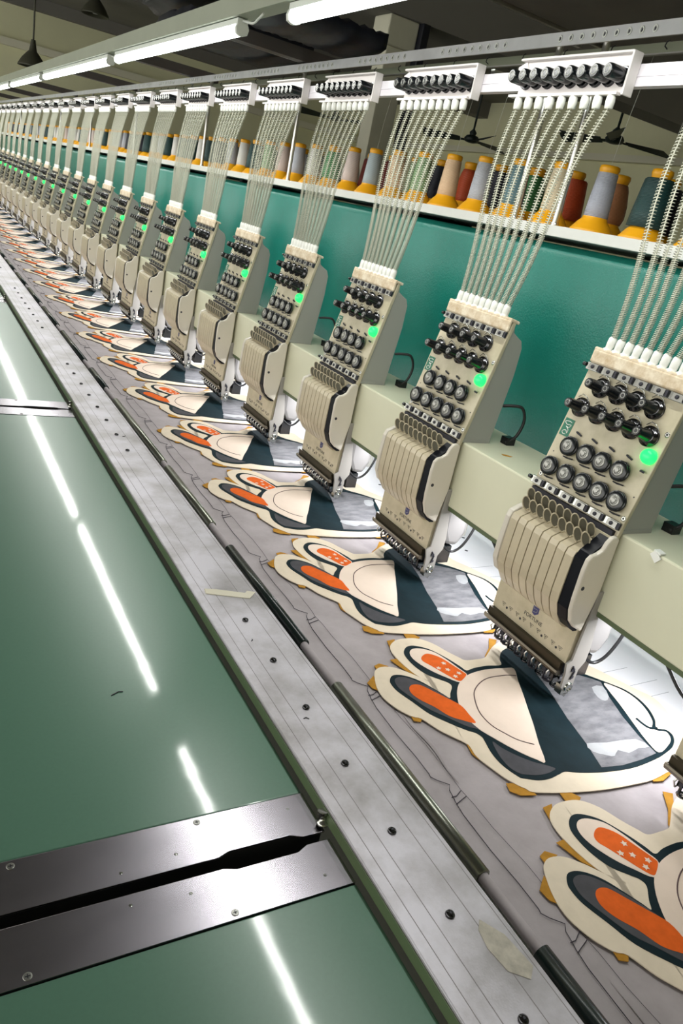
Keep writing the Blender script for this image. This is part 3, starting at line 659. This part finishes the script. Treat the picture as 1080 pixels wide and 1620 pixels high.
# white wire-guard behind the needle case plus its cable
gd = MB().prism([(.950, Y00 - .085, .960), (.947, Y00 - .085, 1.020), (1.010, Y00 - .085, 1.020), (1.012, Y00 - .085, .955), (.995, Y00 - .085, .925), (.965, Y00 - .085, .930)], (0, .055, 0)).build('white_guard', 'guard', H, bevel=.010)
MB().tube(smooth_path([(.950, Y00 - .088, .935), (.975, Y00 - .094, .920), (.995, Y00 - .100, .935), (1.010, Y00 - .104, .975), (1.012, Y00 - .106, 1.018)], 6), .0028, 8).build('guard_cable', 'cable', H)
MB().box(.955, .985, Y00 - .082, Y00 - .050, .888, .926).build('sensor_block', 'black', H)
# rotary hook base / arm below the beam
MB().box(.945, 1.035, Y00 - .060, Y00 + .060, .935, 1.0195).build('head_arm', 'housing', H, bevel=.004)
NH = 26
def hl(k):
    if k == 0: return 'cream sewing head at the right edge of the photo, only its needle tips in view'
    if k == 1: return 'nearest whole cream sewing head with green signal lamp, over the largest rabbit'
    return 'cream nine-needle sewing head with green signal lamp, %s along the row from the near end' % ORD[k]
tag(H, hl(1), 'embroidery machine head', 'cream sewing heads along the machine')
ks = [k for k in range(25) if k != 1]
family(H, [PITCH * (k - 1) for k in ks], [hl(k) for k in ks])

# ------------------------------------------------------------------ machine beam behind the heads
bm_ = empty('machine_beam', (1.0, 5.5, 1.025))
MB().box(.9300, 1.095, -0.6, 11.6, 1.0250, 1.1570).build('beam_box', 'beam', bm_, bevel=.003)
MB().box(.9320, .940, -0.6, 11.6, 1.0170, 1.0250).build('lower_edge_strip', 'railside', bm_)
MB().tube([(.944, -0.6, 1.0145), (.944, 11.6, 1.0145)], .0032, 8).build('wire_run', 'cable', bm_)
for k in range(-1, 25):
    y = Y00 + PITCH * k + .2
    MB().tube(smooth_path([(.944, y - .03, 1.013), (.952, y - .06, .985), (.962, y - .085, .975), (.968, y - .10, .990), (.966, y - .105, 1.017)], 4), .0028, 6).build('hanging_wire', 'cable', bm_)
    MB().box(.990, 1.010, y - .085, y + .085, 1.0190, 1.0248).build('work_lamp', 'worklamp', bm_)
tag(bm_, 'long pale green cream box beam running behind all the sewing heads', 'machine beam')
for k in range(-1, 25):
    y = Y00 + PITCH * k + .2
    area('work_light', (1.000, y, 1.0180), .02, .17, WORK_LAMP_W, (0.96, 0.96, 1.0))
# small cloth scrap hung on the beam edge by the nearest head
top(MB().obox((.9275, .595, 1.153), (0, .8, .6), (0, -.6, .8), (1, 0, 0), .0075, .0055, .0012).obox((.934, .595, 1.1595), (0, .8, 0.1), (1, 0, 0), (0, 0, 1), .0075, .006, .0014),
    'tape_tab', 'white', 'small white tape tab folded over the beam edge, right of the nearest head', 'tape')
top(MB().prism([(.975, 1.0, 1.1572), (.985, .992, 1.1572), (.990, .985, 1.1572), (.982, .983, 1.1572), (.972, .992, 1.1572)], (0, 0, .0006)),
    'glue_spot', 'fochre', 'small ochre scrap lying on top of the beam beside the nearest whole head', 'scrap')
# loose cables between housings and panel
for k, lab in ((0, 'behind the nearest whole sewing head'), (1, 'behind the second whole sewing head'), (2, 'behind the third whole sewing head'), (3, 'behind the fourth whole sewing head')):
    y = Y00 + PITCH * k
    top(MB().tube(smooth_path([(1.030, y - .10, 1.162), (1.045, y - .108, 1.178), (1.050, y - .112, 1.21), (1.040, y - .108, 1.235), (1.022, y - .098, 1.236), (1.007, y - .088, 1.232)], 6), .003, 8)
        .box(1.03, 1.05, y - .105, y - .085, 1.1575, 1.172),
        'loose_cable', 'cable', 'black looped cable on the beam %s' % lab, 'cable')

# ------------------------------------------------------------------ teal rear panel and spool shelf
tp = empty('teal_panel', (1.21, 5.5, 0.95))
prof = [(1.205, .95), (1.205, 1.515), (1.208, 1.528), (1.216, 1.537), (1.228, 1.541), (1.60, 1.541), (1.60, .95)]
MB().prism([(x, -0.7, z) for x, z in prof], (0, 12.4, 0), True).build('panel_body', 'teal', tp)
for p in tp.children[0].data.polygons if tp.children else []: pass
tag(tp, 'long hammered teal green metal panel behind the heads', 'panel')
sh = empty('spool_shelf', (1.35, 5.5, 1.5415))
MB().box(1.178, 1.60, -0.7, 11.7, 1.5535, 1.5745).build('shelf_board', 'shelf', sh, bevel=.001)
for k in range(11): MB().box(1.25, 1.55, -.4 + k * 1.2, -.37 + k * 1.2, 1.5415, 1.553).build('spacer', 'dark', sh)
tag(sh, 'long white shelf above the teal panel carrying the thread cones', 'shelf')

# ------------------------------------------------------------------ thread cones
COLS = {
    'silver grey': (0.40, 0.42, 0.50), 'dark green': (0.012, 0.050, 0.050), 'cream': (0.72, 0.62, 0.44), 'steel blue': (0.12, 0.22, 0.25),
    'pale grey': (0.50, 0.52, 0.58), 'peach': (0.80, 0.56, 0.36), 'light green': (0.26, 0.42, 0.22), 'pinkish white': (0.72, 0.60, 0.56),
    'leaf green': (0.06, 0.26, 0.09), 'brown': (0.36, 0.16, 0.07), 'navy': (0.006, 0.008, 0.022), 'orange red': (0.48, 0.07, 0.02),
    'dark red': (0.14, 0.012, 0.010), 'grey blue': (0.42, 0.50, 0.54), 'white': (0.75, 0.74, 0.70)}
TM = {}
for n, c in COLS.items():
    m = mat('thread_' + n.replace(' ', '_'), c, 0.42, spec=0.5)
    nt = m.node_tree; b = nt.nodes['Principled BSDF']
    tc = nt.nodes.new('ShaderNodeTexCoord'); wv = nt.nodes.new('ShaderNodeTexWave'); wv.bands_direction = 'Z'
    wv.inputs['Scale'].default_value = 130; wv.inputs['Distortion'].default_value = 1.2
    bp_ = nt.nodes.new('ShaderNodeBump'); bp_.inputs['Strength'].default_value = .55; bp_.inputs['Distance'].default_value = .001
    nt.links.new(tc.outputs['Object'], wv.inputs[0]); nt.links.new(wv.outputs[0], bp_.inputs['Height']); nt.links.new(bp_.outputs[0], b.inputs['Normal'])
    TM[n] = m
MESHES = {}
def cone_meshes(kind):
    if kind in MESHES: return MESHES[kind]
    a = MB().lathe((0, 0, 0), (0, 0, 1), [(0, .0445), (.0035, .0450), (.006, .0425), (.018, .0340), (.026, .0262), (.034, .0245)], 26).mesh('cone_base')
    r0, r1, zt = {'slim': (.0255, .0200, .117), 'full': (.0370, .0285, .112), 'bulge': (.0300, .0230, .110)}[kind]
    if kind == 'bulge': pr = [(.028, .020), (.030, r0 * .9), (.045, r0 * 1.05), (.070, r0), (.100, r1 * 1.02), (.110, r1 * .85), (.111, .018)]
    else: pr = [(.024, .022), (.0245, r0), (.060, (r0 + r1) / 2 + .001), (zt - .003, r1), (zt, r1 - .003)]
    b = MB().lathe((0, 0, 0), (0, 0, 1), pr, 26).mesh('thread_winding')
    c = MB().lathe((0, 0, 0), (0, 0, 1), [(.106, .0165), (.117, .0190), (.1215, .0205), (.1275, .0195), (.1290, .0165), (.1292, .006), (.120, .005)], 22).mesh('cone_tip')
    a.materials.append(M['yellow']); b.materials.append(None); c.materials.append(M['yellow'])
    MESHES[kind] = (a, b, c); return MESHES[kind]
def spool(x, y, col, kind, label, group, thread=False):
    t = bpy.data.objects.new('thread_cone', None); COL.objects.link(t); t.location = (x, y, 1.5747); t.empty_display_size = .03
    a, b, c = cone_meshes(kind)
    rz = random.random() * 6
    for nm, me in (('cone_base', a), ('thread_winding', b), ('cone_tip', c)):
        o = bpy.data.objects.new(nm, me); COL.objects.link(o); o.parent = t; o.rotation_euler.z = rz
        if nm == 'thread_winding':
            o.material_slots[0].link = 'OBJECT'; o.material_slots[0].material = TM[col]
    if thread:
        m = MB().tube([(0, 0, .125), (.004, -.002, .20), (.02, -.004, 1.915 - 1.5746)], .00035, 4).mesh('loose_thread'); m.materials.append(M['white'])
        o = bpy.data.objects.new('loose_thread', m); COL.objects.link(o); o.parent = t
    tag(t, label, 'thread cone', group)
FR = {-4: ('dark red', 'full'), -3: ('orange red', 'slim'), -2: ('dark green', 'full'), -1: ('dark green', 'full'), 0: ('silver grey', 'slim'), 1: ('cream', 'slim'), 2: ('steel blue', 'slim'), 3: ('pale grey', 'slim'), 4: ('peach', 'slim'),
      5: ('light green', 'slim'), 6: ('peach', 'slim'), 7: ('grey blue', 'slim'), 8: ('pinkish white', 'slim'), 9: ('leaf green', 'bulge'), 10: ('white', 'slim'), 11: ('pale grey', 'slim'), 12: ('pinkish white', 'slim'),
      13: ('light green', 'slim'), 14: ('dark green', 'full'), 15: ('white', 'slim'), 16: ('pale grey', 'slim'), 17: ('navy', 'full'), 18: ('dark green', 'full')}
BK = {-3: ('dark red', 'full'), -2: ('leaf green', 'full'), -1: ('navy', 'full'), 0: ('brown', 'bulge'), 1: ('orange red', 'full'), 2: ('leaf green', 'bulge'), 3: ('navy', 'full'), 4: ('orange red', 'bulge'), 5: ('navy', 'full'),
      6: ('light green', 'slim'), 7: ('dark red', 'full'), 8: ('dark red', 'full')}
rr = random.Random(5)
names = ['pale grey', 'white', 'dark green', 'pinkish white', 'white', 'dark green', 'pale grey', 'navy', 'cream']
for k in range(-2, 78):
    y = 1.209 + .13333 * k
    if y > 11.3: break
    c, kd = FR.get(k, (names[rr.randrange(9)], 'slim'))
    if k not in FR and c in ('dark green', 'navy'): kd = 'full'
    spool(1.243, y, c, kd, '%s cone on yellow base, %s from right in front shelf row' % (c, ordinal(k + 3)), 'thread cones in the front row', -2 <= k <= 8)
    c, kd = BK.get(k, (names[rr.randrange(9)], 'bulge'))
    if kd == 'slim' and k not in BK: kd = 'bulge'
    spool(1.352, y + .066, c, kd, '%s cone half hidden, %s from right in back shelf row' % (c, ordinal(k + 3)), 'thread cones in the back row', False)

# ------------------------------------------------------------------ posts and rails over the shelf
pk = 0
for y in (0.18, 1.262, 1.392, 2.62, 3.56, 4.79, 6.02, 7.25, 8.48, 9.71, 10.94):
    lab = 'thin chrome post rising from the spool shelf, %s from the near end' % ORD[pk]; pk += 1
    p = empty('shelf_post', (1.189, y, 1.5745))
    MB().lathe((1.189, y, 1.5745), (0, 0, 1), [(0, .0070), (.34, .0070)], 12).build('pole', 'steel', p)
    MB().lathe((1.189, y, 1.5745), (0, 0, 1), [(0, .0088), (.004, .0088), (.006, .0080)], 14).build('base_flange', 'steel', p)
    MB().lathe((1.189, y, 1.835), (0, 0, 1), [(0, .0095), (.02, .0095)], 10).build('collar', 'ink', p)
    MB().box(1.035, 1.19, y - .006, y + .006, 1.822, 1.832).build('rack_arm', 'steel', p)
    tag(p, lab, 'post', 'chrome posts on the spool shelf')
wb = MB().box(1.018, 1.034, -0.6, 11.6, 1.7865, 1.8185)
wb.box(1.016, 1.0185, -0.6, 11.6, 1.8005, 1.8015)
top(wb, 'rack_bar', 'whitebar', 'long white aluminium bar carrying the tension racks', 'bar')
gr = empty('guide_rail', (1.12, 5.5, 1.89))
MB().box(1.118, 1.122, -0.6, 11.6, 1.8900, 1.9140).box(1.122, 1.140, -0.6, 11.6, 1.912, 1.9140).build('rail_strip', 'rail', gr)
for k in range(-1, 11):
    rg = MB()
    for q in range(9):
        y = 1.082 + PITCH * k + .0290 * q
        rg.tube([(1.1168, y + .0040 * math.cos(t), 1.902 + .0052 * math.sin(t)) for t in [2 * PI * i / 12 for i in range(12)]], .0013, 5, closed=True)
        pass
    eo = rg.build('eyelet_row', 'white', gr)
    hm = MB()
    for q in range(9): hm.box(1.1172, 1.1179, 1.082 + PITCH * k + .0290 * q - .0016, 1.082 + PITCH * k + .0290 * q + .0016, 1.8995, 1.9045)
    hm.build('eyelet_holes', 'ink', eo)
for y in (1.33, 2.6, 3.8, 5.0, 6.2, 7.4): MB().box(1.123, 1.185, y - .005, y + .005, 1.905, 1.912).build('rail_clamp', 'steel', gr)
tag(gr, 'long perforated grey thread guide rail with white eyelets above the racks', 'rail')
g2 = empty('hook_rail', (1.24, 5.5, 1.90))
MB().box(1.235, 1.245, -0.6, 11.6, 1.8990, 1.9180).build('rail_strip', 'oliverail', g2)
MB().box(1.228, 1.236, -0.6, 11.6, 1.8960, 1.8990).build('highlight_strip', 'steel', g2)  # pale steel strip added for the highlight line along the rail's lower edge
hk = 0
for k in range(-2, 40):
    y = 1.15 + .133 * k
    MB().tube([(1.232, y, 1.905), (1.224, y, 1.908), (1.222, y - .004, 1.914), (1.226, y - .006, 1.918)], .0012, 5).build('hook', 'ink', g2)
tag(g2, 'olive thread rail with small dark hooks behind the perforated rail', 'rail')

# ------------------------------------------------------------------ tension racks with hoses
RK = empty('tension_rack', (1.0, Y00, 1.775))
y0, y1 = Y00 - .160, Y00 + .108
MB().box(1.0060, 1.0165, y0, y1, 1.7740, 1.8320).build('rack_plate', 'rackwhite', RK, bevel=.002)
MB().box(.9960, 1.0165, y0, y1, 1.8300, 1.8340).build('top_lip', 'rackwhite', RK, bevel=.001)
MB().box(.9960, 1.0175, y0 - .0025, y0 + .0015, 1.7700, 1.8335).build('end_flange', 'rackwhite', RK, bevel=.001)
MB().box(.9950, 1.0060, y0 + .01, y1 + .010, 1.7705, 1.7745).build('cap_strip', 'rackwhite', RK)
MB().prism([(1.004, y1 + .012, 1.822), (1.004, y1 - .01, 1.830), (1.004, y1 - .02, 1.812), (1.004, y1 + .008, 1.806)], (.003, 0, 0)).build('left_clip', 'rackwhite', RK)
KY = [.0870 - .0291 * k for k in range(9)]
for y in KY:
    b = MB().lathe((1.0060, Y00 + y, 1.7985), (-1, .0, 0.0), [(0, .0150), (.0015, .0152), (.0025, .0120), (.004, .0120), (.0050, .0145), (.0060, .0140)], 18).build('rack_knob', 'dkchrome', RK)
    MB().lathe((1.0060, Y00 + y, 1.7985), (-1, .0, 0.0), [(.006, .0112), (.010, .0116), (.034, .0112), (.038, .0106), (.040, .0090)], 18).build('grip', 'black', b)
    MB().lathe((1.0060, Y00 + y, 1.7985), (-1, .0, 0.0), [(.0396, .0066), (.0404, .0064), (.0404, .0048), (.0396, .0046)], 16, caps=False).build('tip_ring', 'dimsteel', b)
TC = [.0925 - .02863 * k for k in range(9)]
for k in range(9):
    yt = Y00 + TC[k]; yb = Y00 + CAPY[k]
    T0 = Vector((1.001, yt, 1.7505)); T1 = Vector(fp(CAPY[k], 1.395)) + Vector((.001, -.003, .0205))
    MB().lathe((1.001, yt, 1.7710), (0.02, -.03, -1), [(0, .0050), (.003, .0072), (.010, .0078), (.0195, .0070), (.0205, .0050)], 14).build('rack_cap', 'white', RK)
    # coiled hose, looser near the rack, tighter near the head, with a slight sag
    L = (T0 - T1).length; pts = []; turns = 0; s = 0; sag = (random.random() - .5) * .008
    P = lambda s: T0.lerp(T1, s) + Vector((-.010 * math.sin(PI * s), sag * math.sin(PI * s) + .006 * math.sin(2 * PI * s), 0))
    d = (T1 - T0).normalized(); u = d.orthogonal().normalized(); v = d.cross(u)
    seg = 9; ph = 0
    while s < 1:
        pitch = .0047 if s < .52 else .0047 - (.0047 - .0026) * min(1, (s - .52) / .12)
        pts.append(P(s) + u * (.0050 * math.cos(ph)) + v * (.0050 * math.sin(ph)))
        ph += 2 * PI / seg; s += pitch / seg / L
    hb = MB().tube(pts, .00064, 4).build('thread_hose', 'spring', RK)
    MB().tube([P(i / 10) for i in range(11)], .0012, 5).build('inner_thread', 'springcore', hb)
def kl(k):
    if k == 0: return 'white tension rack just beyond the right edge, only its coiled hoses in view'
    return 'white tension rack with nine black knobs and coiled hoses, %s along from the right edge' % ORD[k - 1]
tag(RK, kl(1), 'tension rack', 'white tension racks with thread hoses')
# the prototype sits over head 0 (mostly out of frame)
RK['label'] = kl(0)
family(RK, [PITCH * k for k in range(1, 24)], [kl(k) for k in range(1, 24)])

# ------------------------------------------------------------------ lighting beam with tube lamps and cross arms
lb = MB().box(.757, .800, -0.2, 11.8, 1.9130, 1.9620)
lb.box(.750, .7575, -0.2, 11.8, 1.9110, 1.9150)
top(lb, 'light_beam', 'lightbeam', 'olive grey overhead beam from which the bright tube lamps hang', 'beam')
for k, (a, b) in enumerate(TUBES):
    t = empty('tube_lamp', (TUBE_X, (a + b) / 2, 1.9110))
    MB().prism([(TUBE_X + dx, a + .012, TUBE_Z + dz) for dx, dz in ((-.013, .011), (-.016, .002), (-.013, -.009), (-.004, -.013), (.004, -.013), (.013, -.009), (.016, .002), (.013, .011))], (0, b - a - .024, 0)).build('diffuser', 'tube', t)
    MB().box(TUBE_X - .014, TUBE_X + .014, a + .004, b - .004, TUBE_Z + .0115, 1.9108).build('lamp_body', 'tubecap', t)
    for y in (a, b - .012):
        MB().prism([(TUBE_X + dx, y, TUBE_Z + dz) for dx, dz in ((-.014, .012), (-.0175, .002), (-.0145, -.010), (-.004, -.0145), (.004, -.0145), (.0145, -.010), (.0175, .002), (.014, .012))], (0, .012, 0)).build('end_cap', 'tubecap', t)
    tag(t, ['bright tube lamp cut off by the top edge of the photo, nearest of the row', 'longest looking bright tube lamp whose near end hangs beside the dark cross arm'][k] if k < 2
        else 'bright tube lamp under the overhead beam, %s from the near end' % ORD[k], 'tube lamp', 'tube lamps under the overhead beam')
    if k:
        top(MB().tube(smooth_path([(TUBE_X, a + .01, 1.908), (TUBE_X + .01, a - .04, 1.900), (TUBE_X + .005, a - .09, 1.905), (TUBE_X, a - .13, 1.911)], 5), .003, 6),
            'lamp_lead', 'tubecap', 'short pale cable between the %s and %s tube lamps' % (ORD[k - 1], ORD[k]), 'cable')
for k, y in enumerate((2.50, 3.66, 5.05, 6.9, 8.5, 10.1)):
    a = empty('cross_arm', (1.0, y, 1.93))
    MB().box(.801, 1.245, y - .022, y + .022, 1.9190, 1.955).build('arm_bar', 'arm', a)
    MB().box(.801, 1.245, y + .0221, y + .0245, 1.9190, 1.924).build('arm_flange', 'steel', a)
    if k < 2:
        # dark wrapped bundle lying along the arm
        ya, yb, xb = ((2.19, 2.45, 1.235), (2.68, 3.12, 1.235))[k]
        mb = MB(); n = 24; m_ = 10; vs = []; fs = []
        for i in range(n + 1):
            for j in range(m_ + 1):
                x = .812 + (xb - .812) * i / n; y_ = ya + (yb - ya) * j / m_
                vs.append((x, y_, 2.000 + .016 * math.sin(PI * j / m_) + .006 * math.sin(i * 1.9 + j) + .004 * math.sin(j * 2.3)))
        for i in range(n + 1):
            for j in range(m_ + 1):
                x = .812 + (xb - .812) * i / n; y_ = ya + (yb - ya) * j / m_
                vs.append((x, y_, 1.968 - .022 * math.sin(PI * j / m_) ** .5 + .004 * math.sin(i * 1.3 + j)))
        q = (n + 1) * (m_ + 1); w = m_ + 1
        for i in range(n):
            for j in range(m_):
                a_ = i * w + j; fs.append((a_, a_ + 1, a_ + 1 + w, a_ + w)); fs.append((q + a_, q + a_ + w, q + a_ + w + 1, q + a_ + 1))
        for i in range(n):
            for j in (0, m_): a_ = i * w + j; fs.append((a_, a_ + w, a_ + w + q, a_ + q))
        for j in range(m_):
            for i in (0, n): a_ = i * w + j; fs.append((a_, a_ + 1, a_ + 1 + q, a_ + q))
        mb.add(vs, fs, True)
        pts = []
        top(mb, 'wrapped_bundle', 'navy', 'dark navy wrapped flat bundle on the %s side of the nearest cross arm' % ('near' if k == 0 else 'far'), 'bundle')
    tag(a, 'brown grey cross arm reaching back from the lighting beam, %s from the near end' % ORD[k], 'support arm', 'cross arms of the lighting beam')
# black bags heaped on the beam
def bag(c, s, label, m_='navy'):
    bm = bmesh.new(); bmesh.ops.create_icosphere(bm, subdivisions=4, radius=1)
    rd = random.Random(label)
    ph = [rd.random() * 6 for _ in range(6)]
    for v in bm.verts:
        p = v.co; r = 1 + .14 * math.sin(5 * p.x + ph[0]) * math.sin(4 * p.y + ph[1]) + .08 * math.sin(11 * p.z + ph[2] + 4 * p.x) + .05 * math.sin(19 * p.y + ph[3])
        if p.z < 0: p.z *= .45
        v.co = Vector((p.x * r * s[0], p.y * r * s[1], p.z * r * s[2]))
    me = bpy.data.meshes.new('bag'); bm.to_mesh(me); bm.free()
    for p in me.polygons: p.use_smooth = True
    me.materials.append(M[m_])
    o = bpy.data.objects.new('plastic_bag', me); COL.objects.link(o); o.location = c
    tag(o, label, 'bag'); return o
bag((.875, 3.02, 2.085), (.085, .42, .075), 'black plastic bag slumped over the lighting beam behind the longest tube lamp')
bg2 = bag((.865, 2.95, 2.215), (.06, .20, .022), 'crumpled pale grey plastic film on top of the black bag', 'flight'); bg2.name = 'plastic_film'

# ------------------------------------------------------------------ pendants and fans
def pendant(x, y, z, label):
    p = empty('pendant_lamp', (x, y, CEIL))
    MB().lathe((x, y, CEIL), (0, 0, -1), [(0, .05), (.02, .05), (.03, .011), (CEIL - z - .32, .011)], 12).build('stem', 'lampshade', p)
    MB().lathe((x, y, z), (0, 0, 1), [(.32, .026), (.24, .04), (.19, .05), (.165, .075), (.10, .13), (.02, .178), (0, .182), (.005, .17), (.10, .12)], 24, caps=False).build('lamp_shade', 'lampshade', p)
    MB().lathe((x, y, z + .02), (0, 0, 1), [(0, .03), (.03, .055), (.08, .05), (.14, .03)], 14).build('bulb', 'flight', p)
    tag(p, label, 'pendant lamp', 'pendant lamps of the hall')
pendant(1.58, 12.0, 2.43, 'dark pendant lamp on a long stem against the olive far wall, upper left')
pendant(2.36, 12.2, 3.26, 'dark pendant lamp close under the ceiling, right of the long-stemmed one')
def fan(x, y, z, a0, label, R=.68):
    f = empty('ceiling_fan', (x, y, CEIL))
    MB().lathe((x, y, CEIL), (0, 0, -1), [(0, .06), (.08, .05), (.12, .014), (CEIL - z - .10, .014), (CEIL - z - .06, .05), (CEIL - z + .01, .03)], 14).build('down_rod', 'fan', f)
    MB().lathe((x, y, z - .07), (0, 0, 1), [(0, .04), (.012, .09), (.05, .105), (.085, .08), (.10, .03)], 20).build('motor', 'fan', f)
    for k in range(3):
        a = a0 + k * 2 * PI / 3; c, s = math.cos(a), math.sin(a)
        ax = Vector((c, s, 0)); ay = Vector((-s, c, .50)).normalized()
        o = Vector((x, y, z - .04))
        P = [o + ax * .16 - ay * .045, o + ax * R - ay * .095, o + ax * (R + .02) + ay * .0, o + ax * R + ay * .095, o + ax * .16 + ay * .045]
        b = MB().prism(P, (0, 0, .006)); b.obox(o + ax * .12, ax, ay, ax.cross(ay), .06, .018, .004)
        b.build('fan_blade', 'fan', f)
    tag(f, label, 'ceiling fan', 'ceiling fans of the hall')
fan(6.8, 6.68, 2.86, 3.9, 'dark ceiling fan above the silver grey and brown thread cones at right')
fan(6.8, 9.25, 2.80, 4.4, 'dark ceiling fan seen beside the hoses of the second rack from the right')
fan(6.6, 14.0 - 1.0, 3.0, 0.9, 'small distant ceiling fan seen behind the third rack from the right')
# ceiling ducts in the upper right
tr = empty('overhead_tray', (2.0, 1.1, 2.13))
MB().box(1.10, 2.9, 0.25, 1.97, 2.125, 2.165).build('tray_panel', 'tray', tr, bevel=.003)
MB().box(1.10, 2.9, 1.971, 1.985, 2.118, 2.170).build('bright_edge', 'steel', tr)
for x, y in ((1.3, .4), (2.7, .4), (1.3, 1.8), (2.7, 1.8)): MB().box(x - .01, x + .01, y - .01, y + .01, 2.166, CEIL).build('hanger', 'arm', tr)
tag(tr, 'brown grey overhead tray panel with a bright edge at the upper right', 'tray')
# second line of pale cabinets / wall plinths seen low behind the cones
cb = MB()
top(MB().box(7.2, 7.89, 0.5, 13.5, 0, 1.6), 'wall_cabinets', 'wallledge', 'pale cabinet row along the far right wall', 'cabinet')

for o in COL.objects:
    if '_o' in o: del o['_o']
